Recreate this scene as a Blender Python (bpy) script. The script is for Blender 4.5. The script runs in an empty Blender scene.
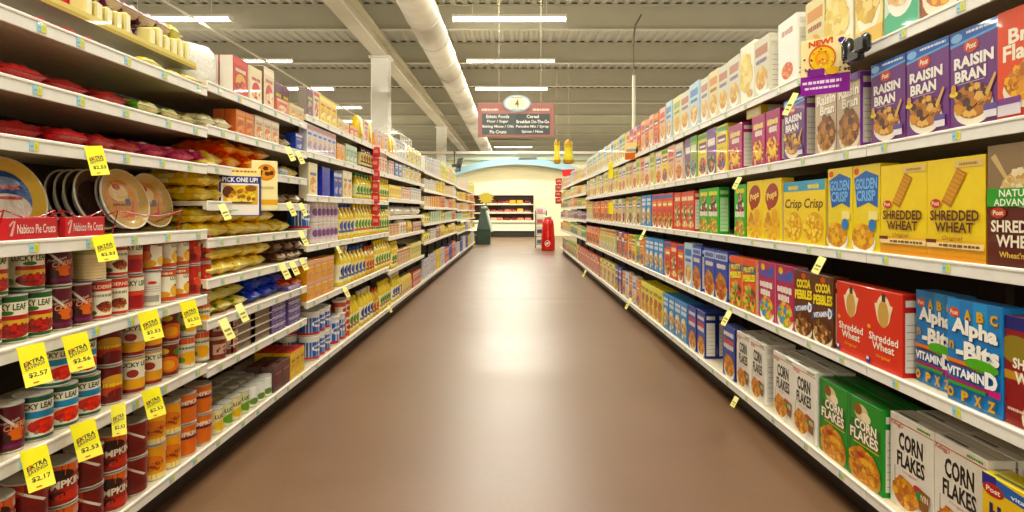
import bpy, bmesh, math, random
from mathutils import Vector, Matrix
random.seed(7)
S = bpy.context.scene
COL = S.collection
PI = math.pi
F = 637.0            # focal length in pixels of the 1024-wide frame
HC = 1.09            # eye height
VX, VY = 515.0, 211.0

# ------------------------------------------------------------------ materials
def lin(c):
    if isinstance(c, str):
        c = [int(c[i:i+2], 16) for i in (0, 2, 4)]
    r = []
    for v in c[:3]:
        v = v / 255.0
        r.append(v / 12.92 if v <= .04045 else ((v + .055) / 1.055) ** 2.4)
    return (r[0], r[1], r[2], 1.0)

def mat_plain(name, col, rough=.5, metal=0.0, noise=.06, scale=30., coat=0., emit=0., bump=0.):
    m = bpy.data.materials.new(name); m.use_nodes = True
    nt = m.node_tree; b = nt.nodes['Principled BSDF']
    b.inputs['Roughness'].default_value = rough
    b.inputs['Metallic'].default_value = metal
    b.inputs['Coat Weight'].default_value = coat
    c = lin(col)
    tc = nt.nodes.new('ShaderNodeTexCoord')
    n = nt.nodes.new('ShaderNodeTexNoise'); n.inputs['Scale'].default_value = scale
    n.inputs['Detail'].default_value = 4
    nt.links.new(tc.outputs['Object'], n.inputs['Vector'])
    r = nt.nodes.new('ShaderNodeValToRGB')
    r.color_ramp.elements[0].position = .3; r.color_ramp.elements[1].position = .7
    r.color_ramp.elements[0].color = tuple(v * (1 - noise) for v in c[:3]) + (1,)
    r.color_ramp.elements[1].color = tuple(min(1, v * (1 + noise)) for v in c[:3]) + (1,)
    nt.links.new(n.outputs['Fac'], r.inputs['Fac'])
    nt.links.new(r.outputs['Color'], b.inputs['Base Color'])
    if emit:
        nt.links.new(r.outputs['Color'], b.inputs['Emission Color'])
        b.inputs['Emission Strength'].default_value = emit
    if bump:
        bp = nt.nodes.new('ShaderNodeBump'); bp.inputs['Strength'].default_value = bump
        nt.links.new(n.outputs['Fac'], bp.inputs['Height'])
        nt.links.new(bp.outputs['Normal'], b.inputs['Normal'])
    return m

def mat_print(name, rough=.4, metal=0., coat=0., noise=.05, bump=0., bscale=40.):
    """printed surface: the ink comes from the mesh's colour attribute"""
    m = bpy.data.materials.new(name); m.use_nodes = True
    nt = m.node_tree; b = nt.nodes['Principled BSDF']
    b.inputs['Roughness'].default_value = rough
    b.inputs['Metallic'].default_value = metal
    b.inputs['Coat Weight'].default_value = coat
    a = nt.nodes.new('ShaderNodeVertexColor'); a.layer_name = 'Col'
    tc = nt.nodes.new('ShaderNodeTexCoord')
    n = nt.nodes.new('ShaderNodeTexNoise'); n.inputs['Scale'].default_value = bscale
    nt.links.new(tc.outputs['Object'], n.inputs['Vector'])
    mr = nt.nodes.new('ShaderNodeMapRange')
    mr.inputs['To Min'].default_value = 1 - noise; mr.inputs['To Max'].default_value = 1 + noise
    nt.links.new(n.outputs['Fac'], mr.inputs['Value'])
    mx = nt.nodes.new('ShaderNodeVectorMath'); mx.operation = 'SCALE'
    nt.links.new(a.outputs['Color'], mx.inputs[0])
    nt.links.new(mr.outputs['Result'], mx.inputs['Scale'])
    hs = nt.nodes.new('ShaderNodeHueSaturation'); hs.inputs['Saturation'].default_value = 1.18
    nt.links.new(mx.outputs['Vector'], hs.inputs['Color']); nt.links.new(hs.outputs['Color'], b.inputs['Base Color'])
    if bump:
        bp = nt.nodes.new('ShaderNodeBump'); bp.inputs['Strength'].default_value = bump
        bp.inputs['Distance'].default_value = .01
        nt.links.new(n.outputs['Fac'], bp.inputs['Height'])
        nt.links.new(bp.outputs['Normal'], b.inputs['Normal'])
    return m

CARD = mat_print('printed_card', .38, coat=.15)
PAPER = mat_print('printed_paper', .45, coat=.1)
FOIL = mat_print('printed_film', .28, coat=.3, bump=.5, bscale=55.)
PLASTIC = mat_print('coloured_plastic', .25, coat=.3)
TIN = mat_plain('tin', 'b9b6ac', .3, .85)
STEEL = mat_plain('painted_steel', 'dcd6c6', .45, noise=.04)
RAIL = mat_plain('price_rail_plastic', 'efede6', .35, noise=.03)
UNDER = mat_plain('shelf_plate_paint', 'cdbfa2', .55, noise=.06)
BACK = mat_plain('back_panel_brown', '3a2c1e', .7, noise=.15)
KICK = mat_plain('kick_plate_dark', '2a2018', .5, noise=.1)

# ------------------------------------------------------------------ mesh builder
class MB:
    def __init__(s):
        s.v = []; s.f = []; s.c = []
    def add(s, vs, fs, col):
        o = len(s.v); s.v += [tuple(p) for p in vs]
        many = isinstance(col, list)
        for i, f in enumerate(fs):
            s.f.append([o + k for k in f]); s.c.append(col[i] if many else col)
        return s
    def box(s, x0, y0, z0, x1, y1, z1, col='ffffff', b=0.0, cols=None):
        """chamfered box; cols = dict side->colour ('-y','+y','-x','+x','-z','+z')"""
        col = lin(col) if isinstance(col, str) else col
        if b <= 0:
            vs = [(x, y, z) for z in (z0, z1) for y in (y0, y1) for x in (x0, x1)]
            fs = [(0, 2, 3, 1), (4, 5, 7, 6), (0, 1, 5, 4), (1, 3, 7, 5), (3, 2, 6, 7), (2, 0, 4, 6)]
            ks = ['-z', '+z', '-y', '+x', '+y', '-x']
            cc = [lin(cols[k]) if cols and k in cols else col for k in ks]
            return s.add(vs, fs, cc)
        bm = bmesh.new(); bmesh.ops.create_cube(bm, size=1)
        for v in bm.verts:
            v.co = Vector(((x0 + x1) / 2 + v.co.x * (x1 - x0), (y0 + y1) / 2 + v.co.y * (y1 - y0), (z0 + z1) / 2 + v.co.z * (z1 - z0)))
        bmesh.ops.bevel(bm, geom=list(bm.edges), offset=b, segments=1, affect='EDGES')
        vs = [v.co[:] for v in bm.verts]; fs = []; cc = []
        for f in bm.faces:
            fs.append([v.index for v in f.verts]); n = f.normal; c = col
            if cols:
                k = max(range(3), key=lambda i: abs(n[i])); key = ('-' if n[k] < 0 else '+') + 'xyz'[k]
                if key in cols: c = lin(cols[key])
            cc.append(c)
        bm.free()
        return s.add(vs, fs, cc)
    def lathe(s, prof, n=20, col='ffffff', cap=True, c=(0, 0), ex=1., ey=1.):
        """prof: list of (r, z[, colour]); colour belongs to the ring above it"""
        vs = []; fs = []; cc = []
        for p in prof:
            for i in range(n):
                a = 2 * PI * i / n
                vs.append((c[0] + ex * p[0] * math.cos(a), c[1] + ey * p[0] * math.sin(a), p[1]))
        for k in range(len(prof) - 1):
            cl = lin(prof[k][2]) if len(prof[k]) > 2 else lin(col)
            for i in range(n):
                j = (i + 1) % n
                fs.append((k * n + i, k * n + j, (k + 1) * n + j, (k + 1) * n + i)); cc.append(cl)
        if cap:
            fs.append(tuple(range(n))[::-1]); cc.append(lin(prof[0][2]) if len(prof[0]) > 2 else lin(col))
            m = (len(prof) - 1) * n
            fs.append(tuple(range(m, m + n))); cc.append(lin(prof[-1][2]) if len(prof[-1]) > 2 else lin(col))
        return s.add(vs, fs, cc)
    def tube(s, pts, r, n=6, col='ffffff'):
        pts = [Vector(p) for p in pts]; vs = []; fs = []
        for i, p in enumerate(pts):
            d = (pts[min(i + 1, len(pts) - 1)] - pts[max(i - 1, 0)]).normalized()
            u = d.cross(Vector((0, 0, 1)))
            if u.length < .01: u = d.cross(Vector((1, 0, 0)))
            u.normalize(); w = d.cross(u)
            for k in range(n):
                a = 2 * PI * k / n
                vs.append(p + r * (math.cos(a) * u + math.sin(a) * w))
        for i in range(len(pts) - 1):
            for k in range(n):
                q = (k + 1) % n
                fs.append((i * n + k, i * n + q, (i + 1) * n + q, (i + 1) * n + k))
        fs.append(tuple(range(n))[::-1]); fs.append(tuple(range((len(pts) - 1) * n, len(pts) * n)))
        return s.add(vs, fs, lin(col))
    def mesh(s, name, mat, smooth=False):
        me = bpy.data.meshes.new(name)
        me.from_pydata(s.v, [], s.f)
        at = me.color_attributes.new('Col', 'FLOAT_COLOR', 'CORNER')
        buf = []
        for f, c in zip(s.f, s.c):
            buf += list(c) * len(f)
        at.data.foreach_set('color', buf)
        me.materials.append(mat)
        if smooth:
            me.polygons.foreach_set('use_smooth', [True] * len(me.polygons))
            me.set_sharp_from_angle(angle=.7)
        me.update()
        return me

_tc = {}
def glyphs(text, bold=.02, shear=0.):
    k = (text, bold, shear)
    if k in _tc: return _tc[k]
    cu = bpy.data.curves.new('t', 'FONT'); cu.body = text; cu.offset = bold; cu.shear = shear
    cu.resolution_u = 2; cu.align_x = 'CENTER'; cu.space_line = .8
    ob = bpy.data.objects.new('t', cu); COL.objects.link(ob)
    dg = bpy.context.evaluated_depsgraph_get(); dg.update()
    me = bpy.data.meshes.new_from_object(ob.evaluated_get(dg))
    vs = [(v.co.x, v.co.y) for v in me.vertices]; fs = [tuple(p.vertices) for p in me.polygons]
    bpy.data.objects.remove(ob); bpy.data.curves.remove(cu); bpy.data.meshes.remove(me)
    x0 = min(v[0] for v in vs); x1 = max(v[0] for v in vs); y0 = min(v[1] for v in vs); y1 = max(v[1] for v in vs)
    vs = [((x - x0) / (x1 - x0) - .5, (y - y0) / (y1 - y0) - .5) for x, y in vs]
    _tc[k] = (vs, fs); return _tc[k]

class Art:
    """flat artwork printed on a surface; canvas 0..1 x 0..1; fn maps (u, v, lift) to a point"""
    def __init__(s, mb, fn, step=.00018, aspect=1., curved=False):
        s.curved = curved; s.mb = mb; s.fn = fn; s.l = 0; s.step = step; s.a = aspect   # aspect = width / height
    def _lift(s):
        s.l += 1; return s.l * s.step
    def put(s, pts, fs, col):
        h = s._lift()
        s.mb.add([s.fn(u, v, h) for u, v in pts], fs, lin(col) if not isinstance(col, list) else [lin(c) for c in col])
    def rect(s, x0, y0, x1, y1, col, n=1):
        pts = []; fs = []
        for i in range(n + 1):
            x = x0 + (x1 - x0) * i / n; pts += [(x, y0), (x, y1)]
        for i in range(n): fs.append((2 * i, 2 * i + 2, 2 * i + 3, 2 * i + 1))
        s.put(pts, fs, col)
    def poly(s, pts, col):
        if len(pts) != 4 or not s.curved: return s.put(pts, [tuple(range(len(pts)))], col)
        n = 8; a, b, c, d = pts; g = []; fs = []
        for j in range(n + 1):
            for i in range(n + 1):
                u, v = i/n, j/n
                g.append(tuple((1-u)*(1-v)*a[k] + u*(1-v)*b[k] + u*v*c[k] + (1-u)*v*d[k] for k in (0, 1)))
        for j in range(n):
            for i in range(n): k = j*(n + 1) + i; fs.append((k, k + 1, k + n + 2, k + n + 1))
        s.put(g, fs, col)
    def ell(s, cx, cy, rx, ry, col, n=10, rot=0):
        pts = []; fs = []
        ca, sa = math.cos(rot), math.sin(rot)
        for i in range(n + 1):
            t = -math.cos(PI * i / n); w = math.sqrt(max(0, 1 - t * t)) + .001
            for q in (-w, w):
                x, y = t * rx * s.a, q * ry
                X, Y = x * ca - y * sa, x * sa + y * ca
                pts.append((cx + X / s.a, cy + Y))
        for i in range(n): fs.append((2 * i, 2 * i + 2, 2 * i + 3, 2 * i + 1))
        s.put(pts, fs, col)
    def txt(s, t, cx, cy, w, h, col, bold=.02, shear=0., rot=0., slope=0., shadow=None):
        vs, fs = glyphs(t, bold, shear)
        def go(dx, dy, c):
            ca, sa = math.cos(rot), math.sin(rot); out = []
            for x, y in vs:
                X, Y = x * w * s.a, y * h
                out.append((cx + dx + (X * ca - Y * sa) / s.a, cy + dy + X * sa + Y * ca + slope * x))
            s.put(out, fs, c)
        if shadow: go(.012, -.008, shadow)
        go(0, 0, col)
    def flakes(s, cx, cy, rx, ry, n, cols, size=.03, seed=1):
        rg = random.Random(seed); pts = []; fs = []; cc = []
        for i in range(n):
            r = math.sqrt(rg.random()); a = rg.random() * 2 * PI; d = size * (.6 + .8 * rg.random()); e = rg.random() * PI
            X = cx + rx * r * math.cos(a); Y = cy + ry * r * math.sin(a); k = len(pts)
            for q in range(5):
                t = e + q * 2 * PI / 5
                pts.append((X + d * math.cos(t) / s.a, Y + .8 * d * math.sin(t)))
            fs.append(tuple(range(k, k + 5))); cc.append(lin(rg.choice(cols)))
        h = s._lift()
        s.mb.add([s.fn(u, v, h + (j//5)*1.2e-5) for j, (u, v) in enumerate(pts)], fs, cc)
        s.l += int(n*1.2e-5/s.step) + 1
    def scr(s, cx, cy, w, h, col, seed=0):
        """a line of print too small to read"""
        rg = random.Random(int(cx*991 + cy*577 + w*313) + seed); x = cx - w/2; pts = []; fs = []
        while x < cx + w/2 - .01:
            d = min(w*(.07 + .09*rg.random()), cx + w/2 - x); k = len(pts); q = h*(.36 + .14*rg.random())
            pts += [(x, cy - q), (x + d*.8, cy - q), (x + d*.8, cy + q), (x, cy + q)]; fs.append((k, k+1, k+2, k+3)); x += d
        s.put(pts, fs, col)
    def bowl(s, cx, cy, rx, ry, cols, rim='f4efe2', n=60, seed=1):
        s.ell(cx, cy - ry * .35, rx * 1.08, ry * 1.05, rim); s.ell(cx, cy, rx, ry, cols[0])
        s.flakes(cx, cy + ry * .05, rx * .92, ry * .9, n, cols, min(rx, ry) * .28, seed)

FLK = ['c8791e', 'e09a35', 'b8651a', 'f0b85a', 'd68a2a']

# ------------------------------------------------------------------ objects
def ob(name, me, parent=None, loc=(0, 0, 0), rz=0., rot=None):
    o = bpy.data.objects.new(name, me); COL.objects.link(o)
    o.location = loc; o.rotation_euler = rot if rot else (0, 0, rz)
    if parent: o.parent = parent
    return o
def empty(name, loc=(0, 0, 0), rz=0.):
    o = ob(name, None, None, loc, rz); o.empty_display_size = .05; return o
def tag(o, label, cat, group=None):
    o['label'] = label; o['category'] = cat
    if group: o['group'] = group
    return o
def struct(name, mb, mat, smooth=False):
    o = ob(name, mb.mesh(name, mat, smooth)); o['kind'] = 'structure'; return o
def dup(o, parent=None):
    c = o.copy(); COL.objects.link(c)
    if parent: c.parent = parent
    for ch in o.children: dup(ch, c)
    return c
ORD = 'first second third fourth fifth sixth seventh eighth ninth tenth eleventh twelfth thirteenth fourteenth fifteenth sixteenth seventeenth eighteenth nineteenth'.split()
def ordw(n):
    if n <= 19: return ORD[n - 1]
    t = ['', '', 'twent', 'thirt', 'fort', 'fift', 'sixt', 'sevent', 'eight', 'ninet'][n // 10]
    return t + 'ieth' if n % 10 == 0 else t + 'y-' + ORD[n % 10 - 1]

PEND = []           # (object, description, place, category, y)
def register(o, desc, place, cat, y):
    PEND.append((o, desc, place, cat, y))
def finish_labels():
    by = {}
    bpy.context.view_layer.update()
    for r in list(PEND):        # what lies wholly outside the picture is left out
        o = r[0]; xs = []; ys = []
        for c in o.bound_box:
            w = o.matrix_world @ Vector(c)
            xs.append(VX + F*w.x/max(w.y, .05)); ys.append(VY - F*(w.z - HC)/max(w.y, .05))
        if max(xs) < 1 or min(xs) > 1023 or max(ys) < 1 or min(ys) > 511:
            PEND.remove(r)
            for ch in list(o.children): bpy.data.objects.remove(ch)
            for q in PROTO.values():
                if isinstance(q, dict) and q['root'] == o: q['gone'] = True
            bpy.data.objects.remove(o)
    for r in PEND: by.setdefault((r[1], r[2]), []).append(r)
    for (desc, place), rs in by.items():
        rs.sort(key=lambda r: r[4])
        for i, r in enumerate(rs):
            if len(rs) == 1: opts = [f'{desc} on the {place}', f'{desc}, {place}']
            elif i == 0: opts = [f'{desc}, nearest of its row on the {place}', f'{desc}, nearest on the {place}', f'nearest {desc}, {place}']
            elif i == len(rs) - 1: opts = [f'{desc}, farthest of its row on the {place}', f'{desc}, farthest on the {place}', f'farthest {desc}, {place}']
            else: opts = [f'{desc}, {ordw(i + 1)} from near end, on the {place}', f'{desc}, {ordw(i + 1)} from near end, {place}', f'{desc}, {ordw(i + 1)} along the {place}', f'{ordw(i + 1)} {desc}, {place}']
            if 'meat case' in place: opts = [f'{desc}, {ordw(i + 1)} from left, {place}']
            if 'clip strip' in place: opts = [f'{desc}, {ordw(i + 1)} from the top of the {place}']
            lab = next((t for t in opts if len(t.split()) <= 16), opts[-1])
            r[0]['label'] = lab; r[0]['category'] = r[3]
            if len(rs) > 1: r[0]['group'] = f'{desc} row on the {place}'

PROTO = {}          # kind -> dict(root, W, H, D, desc, cat, used)
def proto(kind, root, W, H, D, desc, cat):
    PROTO[kind] = dict(root=root, W=W, H=H, D=D, desc=desc, cat=cat, used=False)
def spawn(kind, loc, rz, place, y=None, desc=None, rot=None, sc=None):
    p = PROTO[kind]
    if not p['used']:
        o = p['root']; p['used'] = True
    else:
        o = dup(p['root'])
    o.location = loc; o.rotation_euler = rot if rot else (0, 0, rz)
    o.scale = sc if sc else (1, 1, 1)
    register(o, desc or p['desc'], place, p['cat'], loc[1] if y is None else y)
    return o
# ------------------------------------------------------------------ boxes
def box_kind(kind, W, H, D, body, desc, art=None, side=None, top=None, panel='d9d5cb', cat='cereal box', mat=None):
    mb = MB(); side = side or body
    mb.box(-W/2, -D/2, 0, W/2, D/2, H, body, .0014, {'-x': side, '+x': side, '+z': top or body, '+y': side})
    fr = Art(mb, lambda u, v, l: (-W/2 + u*W, -D/2 - l, v*H), aspect=W/H)
    if art: art(fr)
    for sg in (-1, 1):
        sd = Art(mb, lambda u, v, l, sg=sg: (sg*(W/2 + l), -D/2 + u*D, v*H))
        if panel:
            sd.rect(.14, .06, .86, .78, panel)
            for k in range(7): sd.rect(.2, .12 + k*.085, .8, .128 + k*.085, '8d897f')
            sd.rect(.14, .85, .86, .93, panel)
    tp = Art(mb, lambda u, v, l: (-W/2 + u*W, -D/2 + v*D, H + l))
    tp.rect(.02, .46, .98, .5, '9a948a'); tp.rect(.1, .15, .55, .3, '6d675f')
    o = ob(desc_name(cat), mb.mesh(kind, mat or CARD)); proto(kind, o, W, H, D, desc, cat); return o
def desc_name(cat): return cat.replace(' ', '_').replace('-', '_')

def a_corn(a):
    a.rect(0, .915, 1, .925, 'c8453c'); a.txt("Kellogg's", .17, .89, .3, .06, 'c22b2b', .01, .3)
    a.scr(.8, .955, .3, .026, '58a02a')
    a.txt('CORN', .5, .735, .56, .19, '161412', .035); a.txt('FLAKES', .5, .535, .64, .165, '161412', .03)
    a.txt('Original', .48, .415, .34, .03, 'd9756a', .0)
    a.rect(.12, .2, .135, .44, '9a988f'); a.bowl(.38, .19, .3, .16, FLK, 'e9e4d8', 70)
    a.poly([(.68, .36), (.95, .33), (.9, .12), (.72, .14)], '8a5a30'); a.txt('WIN', .81, .27, .2, .07, 'f0e6d0', .02)
    a.ell(.66, .33, .08, .03, 'c5302a'); a.ell(.7, .27, .05, .05, '2f8a4a')
def a_greencorn(a):
    a.rect(.04, .0, .12, 1, '22742c'); a.ell(.42, .84, .2, .1, 'd8c7a0'); a.ell(.32, .87, .12, .07, '8a5a34'); a.ell(.56, .8, .13, .06, 'efe3c4')
    a.rect(.1, .5, .94, .73, '1d6426'); a.txt('CORN', .54, .69, .62, .12, 'fbf4e4', .035, shadow='a03020'); a.txt('FLAKES', .5, .555, .8, .13, 'fbf4e4', .03, shadow='a03020')
    a.rect(.2, .45, .92, .462, 'd8c060'); a.bowl(.52, .21, .42, .2, FLK, 'c9a05a', 120, 3); a.ell(.42, .33, .1, .03, 'b5312a')
def a_swy(a):
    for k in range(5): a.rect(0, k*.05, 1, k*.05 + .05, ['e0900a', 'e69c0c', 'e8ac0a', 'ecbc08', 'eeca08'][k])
    a.rect(.5, .9, .98, .965, 'e2c98a'); a.scr(.74, .93, .3, .03, 'a8813c')
    a.poly([(.28, .58), (.44, .52), (.72, .84), (.56, .9)], 'b9752e'); a.poly([(.3, .6), (.44, .55), (.69, .83), (.56, .88)], 'd9a45c')
    for k in range(7): a.poly([(.31 + k*.036, .615 + k*.04), (.455 + k*.036, .565 + k*.04), (.465 + k*.036, .575 + k*.04), (.32 + k*.036, .625 + k*.04)], 'c08a44')
    a.ell(.18, .56, .1, .045, 'c9302a'); a.txt('Post', .18, .56, .14, .045, 'f6ead8', .02)
    a.txt('SHREDDED', .5, .44, .84, .105, '5a2414', .03); a.txt('WHEAT', .5, .325, .66, .1, '5a2414', .03)
    a.txt('Original', .48, .215, .36, .055, 'a8641c', .01, .2)
    a.rect(.02, .12, 1, .175, 'f5dfae'); a.rect(0, .165, .2, .2, '6a1f18'); a.scr(.6, .147, .7, .03, '7a5a38')
def a_swb(a):
    a.rect(0, .62, 1, 1, '8a7358'); a.poly([(.05, .9), (.12, .93), (.32, .72), (.26, .72)], 'cdb184'); a.rect(.57, .72, .6, 1, '9aa0a0')
    a.ell(.62, .72, .2, .06, '5b5b58'); a.bowl(.62, .66, .4, .13, ['d8bd8c', 'e8d8b4', 'c8a468'], 'e8e0d0', 50)
    a.rect(0, .49, 1, .64, '3f9a3a'); a.txt('NATURAL', .5, .6, .62, .06, 'f2f6e4', .02); a.txt('ADVANTAGE', .5, .525, .78, .06, 'f2f6e4', .02)
    a.ell(.18, .44, .12, .045, 'b93a22'); a.txt('Post', .18, .44, .16, .04, 'f6ead8', .02)
    a.txt('SHREDDED', .52, .33, .9, .1, 'f4ead4', .03); a.txt('WHEAT', .5, .21, .7, .1, 'f4ead4', .03); a.txt("Wheat'n Bran", .5, .1, .6, .05, 'e0c070', .02)
def a_golden(a):
    a.rect(0, .86, 1, 1, 'e9d36a'); a.ell(.14, .93, .1, .04, 'd9532a')
    a.poly([(.05, .85), (.5, .93), (.95, .86), (.92, .5), (.6, .56), (.16, .5)], '2a62b8'); a.txt('GOLDEN', .5, .78, .8, .13, '8ec2f2', .035, shadow='1d4a96'); a.txt('CRISP', .5, .64, .7, .13, '8ec2f2', .035, shadow='1d4a96')
    a.bowl(.4, .16, .42, .15, ['e0a040', 'f0c468', 'c8862c'], 'f0f0ec', 60)
    a.rect(.62, .36, .95, .46, 'f6e6a0'); a.ell(.75, .3, .13, .07, '4d86c8')
def a_yellowcrisp(a):
    a.rect(0, .84, 1, 1, '5aa4c8'); a.scr(.5, .9, .5, .07, 'f5d24a')
    a.txt('Crisp', .5, .62, .84, .2, '6a4614', .02, .2)
    a.ell(.55, .27, .4, .24, 'e2a81c'); a.flakes(.5, .25, .4, .2, 60, ['f0c02a', 'f8d850', 'd89c18', 'fbe27a'], .05, 5)
def a_pops(a):
    a.ell(.5, .72, .38, .2, '9c2a22', rot=.3); a.ell(.36, .6, .14, .12, '9c2a22'); a.txt('Pops', .5, .72, .56, .15, 'f3d98a', .04, rot=.2)
    a.flakes(.5, .2, .44, .2, 70, ['e8a420', 'f2bd3c', 'd18f18', 'f7cd5a'], .055, 2); a.ell(.66, .42, .16, .09, 'e6b054'); a.ell(.3, .4, .1, .06, 'd58a20')
def a_green(a):
    a.scr(.5, .88, .74, .1, 'f3dc50'); a.flakes(.5, .62, .34, .2, 30, ['efe6d6', '2a2a2a', 'c03828', 'd8d0b8'], .07, 4)
    a.scr(.5, .43, .8, .12, 'f6f0e0'); a.flakes(.5, .17, .44, .15, 60, ['d04828', 'e8d080', '8fc050', 'c89040'], .05, 6)
def a_red(a):
    a.rect(.05, .06, .95, .94, 'd8442e'); a.scr(.5, .82, .8, .13, 'f6ecc8')
    a.flakes(.5, .46, .36, .24, 60, ['f2e0b8', '3c2c24', 'c83028', 'e8b040', '4a8a50'], .06, 7); a.flakes(.5, .14, .42, .1, 30, ['f0c060', 'd86a40', 'f2e6c8'], .05, 8)
def a_raisin(a):
    a.poly([(0, .86), (1, .89), (1, 1), (0, 1)], '3d6cc0'); a.poly([(0, .84), (1, .9), (1, .92), (0, .87)], '7fb2e4'); a.ell(.14, .93, .12, .045, '9cc4ee')
    a.scr(.64, .955, .6, .03, 'e6eefa')
    a.ell(.44, .81, .15, .065, 'd1502c'); a.txt('Post', .44, .81, .2, .06, 'f6ead8', .03, .2)
    a.txt('RAISIN', .48, .665, .78, .12, 'f5f0ea', .045); a.txt('BRAN', .42, .525, .62, .12, 'f5f0ea', .045)
    a.rect(.16, .445, .7, .452, 'cdbcd0')
    a.bowl(.48, .25, .36, .17, ['b97a34', 'd29a52', '8a5428', 'e2b878', '4a2a2c'], 'efe6d6', 80, 3); a.poly([(.72, .3), (.9, .48), (.93, .46), (.78, .26)], 'd8b070')
    a.ell(.1, .36, .09, .03, 'e9d040'); a.ell(.1, .41, .05, .05, 'd8a860'); a.rect(.7, .06, .94, .16, 'e6e0e6'); a.rect(.7, .13, .94, .19, '6a5a9a')
def a_bran(a):
    a.rect(0, 0, 1, .12, 'c9341c'); a.txt('Bran', .5, .75, .62, .14, 'f7eedc', .03); a.txt('Flakes', .5, .6, .8, .15, 'f7eedc', .03)
    a.bowl(.55, .32, .42, .17, FLK, 'f0e4cc', 80, 5); a.rect(.02, .04, .4, .14, 'd9d2dc'); a.rect(.02, .14, .4, .2, '7a4a8a')
def a_raisintan(a):
    a.rect(0, 0, 1, .3, 'b9a68c'); a.txt('Raisin', .52, .78, .86, .15, 'f7f2e8', .04, shadow='6a4a34'); a.txt('Bran', .58, .63, .66, .14, 'f7f2e8', .04, shadow='6a4a34')
    a.bowl(.55, .28, .42, .24, ['9a6630', 'b98448', '7a4a20', '5a3020'], 'e8dcc8', 90, 6); a.rect(0, .9, 1, 1, '6e4a9a')
def a_magenta(a):
    a.scr(.5, .78, .74, .12, 'f0dc90'); a.scr(.55, .64, .6, .12, 'efe6da')
    a.flakes(.5, .25, .42, .24, 80, ['f0c030', 'e8782c', 'f6dc70', '9a2a5a'], .06, 4); a.rect(.8, .35, 1, .7, 'c05a86')
def a_alpha(a):
    for k, c in enumerate(['3f8fcf', '2d7cc2', '4a9ad6', '2f80c4']): a.rect(k*.25, .72, k*.25 + .25, 1, c)
    a.ell(.14, .87, .11, .05, 'd1502c'); a.txt('Post', .14, .87, .15, .045, 'f6ead8', .02)
    for t, x in (('A', .4), ('B', .63), ('C', .87)): a.txt(t, x, .87, .13, .1, 'dcaf5c', .05, shadow='7a4a1c')
    a.txt('Alpha', .52, .72, .84, .19, 'f5f2ea', .05, slope=-.03, shadow='131f6a'); a.txt('-Bits', .58, .53, .78, .18, 'f5f2ea', .05, slope=.02, shadow='131f6a')
    a.txt('n', .1, .55, .1, .08, 'c9a05a', .04); a.rect(0, .38, .5, .42, 'e07a28'); a.ell(.66, .42, .3, .06, '58a83c')
    a.txt('EXCELLENT SOURCE OF', .42, .37, .66, .03, '7a2a18', .03)
    a.rect(.02, .29, .72, .345, '2c56a8'); a.txt('VITAMIN', .37, .3, .7, .09, 'f4f4f2', .04, shadow='1c3c88'); a.txt('D', .84, .31, .22, .16, 'f4f4f2', .06, shadow='1c3c88')
    a.rect(.02, .2, .8, .235, '9a2f6a'); a.rect(.05, .17, .75, .2, '4a9a48'); a.rect(.8, .18, 1, .24, 'c03a80')
    for t, x in (('O', .1), ('P', .38), ('X', .62), ('Z', .86)): a.txt(t, x, .09, .13, .1, 'dcaf5c', .05, shadow='7a4a1c')
def a_swm(a):
    a.rect(0, .88, 1, 1, '1c2270'); a.txt('Post', .5, .95, .3, .04, 'd06a4a', .02); a.ell(.2, .7, .3, .13, '8a7a3a'); a.rect(0, .42, .3, .5, 'c08a20')
    a.txt('SHREDDED', .56, .58, .84, .1, 'f7f0e2', .035); a.txt('WHEAT', .54, .45, .74, .11, 'f7f0e2', .035)
    a.bowl(.72, .17, .4, .19, ['e2b860', 'd8a040', 'f0d490'], 'f2ead0', 60); a.ell(.8, .3, .1, .04, 'c02a2a'); a.scr(.22, .15, .3, .03, 'e8c8b8')
def a_swr(a):
    a.ell(.5, .74, .2, .2, 'efe0c0'); a.ell(.5, .7, .15, .17, 'c9a468'); a.rect(.46, .86, .56, .96, '3a2a22'); a.poly([(.32, .66), (.4, .84), (.26, .82)], 'efe0c0'); a.poly([(.68, .66), (.6, .84), (.76, .82)], 'efe0c0')
    a.ell(.1, .5, .05, .03, 'e8b060'); a.txt('Shredded', .5, .39, .8, .1, 'f7f0e2', .02); a.txt('Wheat', .5, .28, .6, .1, 'f7f0e2', .02)
    a.txt('Original', .5, .15, .4, .055, 'f0b040', .01, .2); a.rect(.02, .02, .14, .1, '2c3a8a'); a.rect(.03, .06, .1, .1, 'f0f0f0')
def a_cocoa(a):
    a.ell(.5, .93, .12, .045, 'd1502c'); a.txt('COCOA', .5, .81, .74, .14, 'f2dc3a', .05, slope=.03, shadow='4a2410'); a.txt('PEBBLES', .5, .64, .92, .15, 'f2dc3a', .05, slope=.04, shadow='4a2410')
    a.poly([(.0, .33), (1, .46), (1, .54), (.0, .41)], '3d70b8'); a.txt('VITAMIN', .4, .42, .68, .08, 'f0f0f0', .04, slope=.08); a.txt('D', .86, .47, .18, .15, 'f4f4f2', .06, shadow='1c3c88')
    a.bowl(.5, .17, .44, .17, ['4a2a16', '6a3c1e', '8a5a34', 'c8a070'], 'e8d8c0', 80)
def a_fruity(a):
    a.scr(.42, .8, .6, .16, '3a5ab8'); a.ell(.8, .84, .13, .1, '3a62b8'); a.ell(.3, .9, .12, .06, 'e0c040'); a.scr(.5, .6, .76, .11, 'f4f0e8')
    a.scr(.46, .46, .6, .12, 'f4f0e8'); a.bowl(.55, .2, .4, .2, ['e8c040', 'd84a6a', '5a9ad0', '6ab04a', 'e88a30'], 'f2ecf0', 80)
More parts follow.
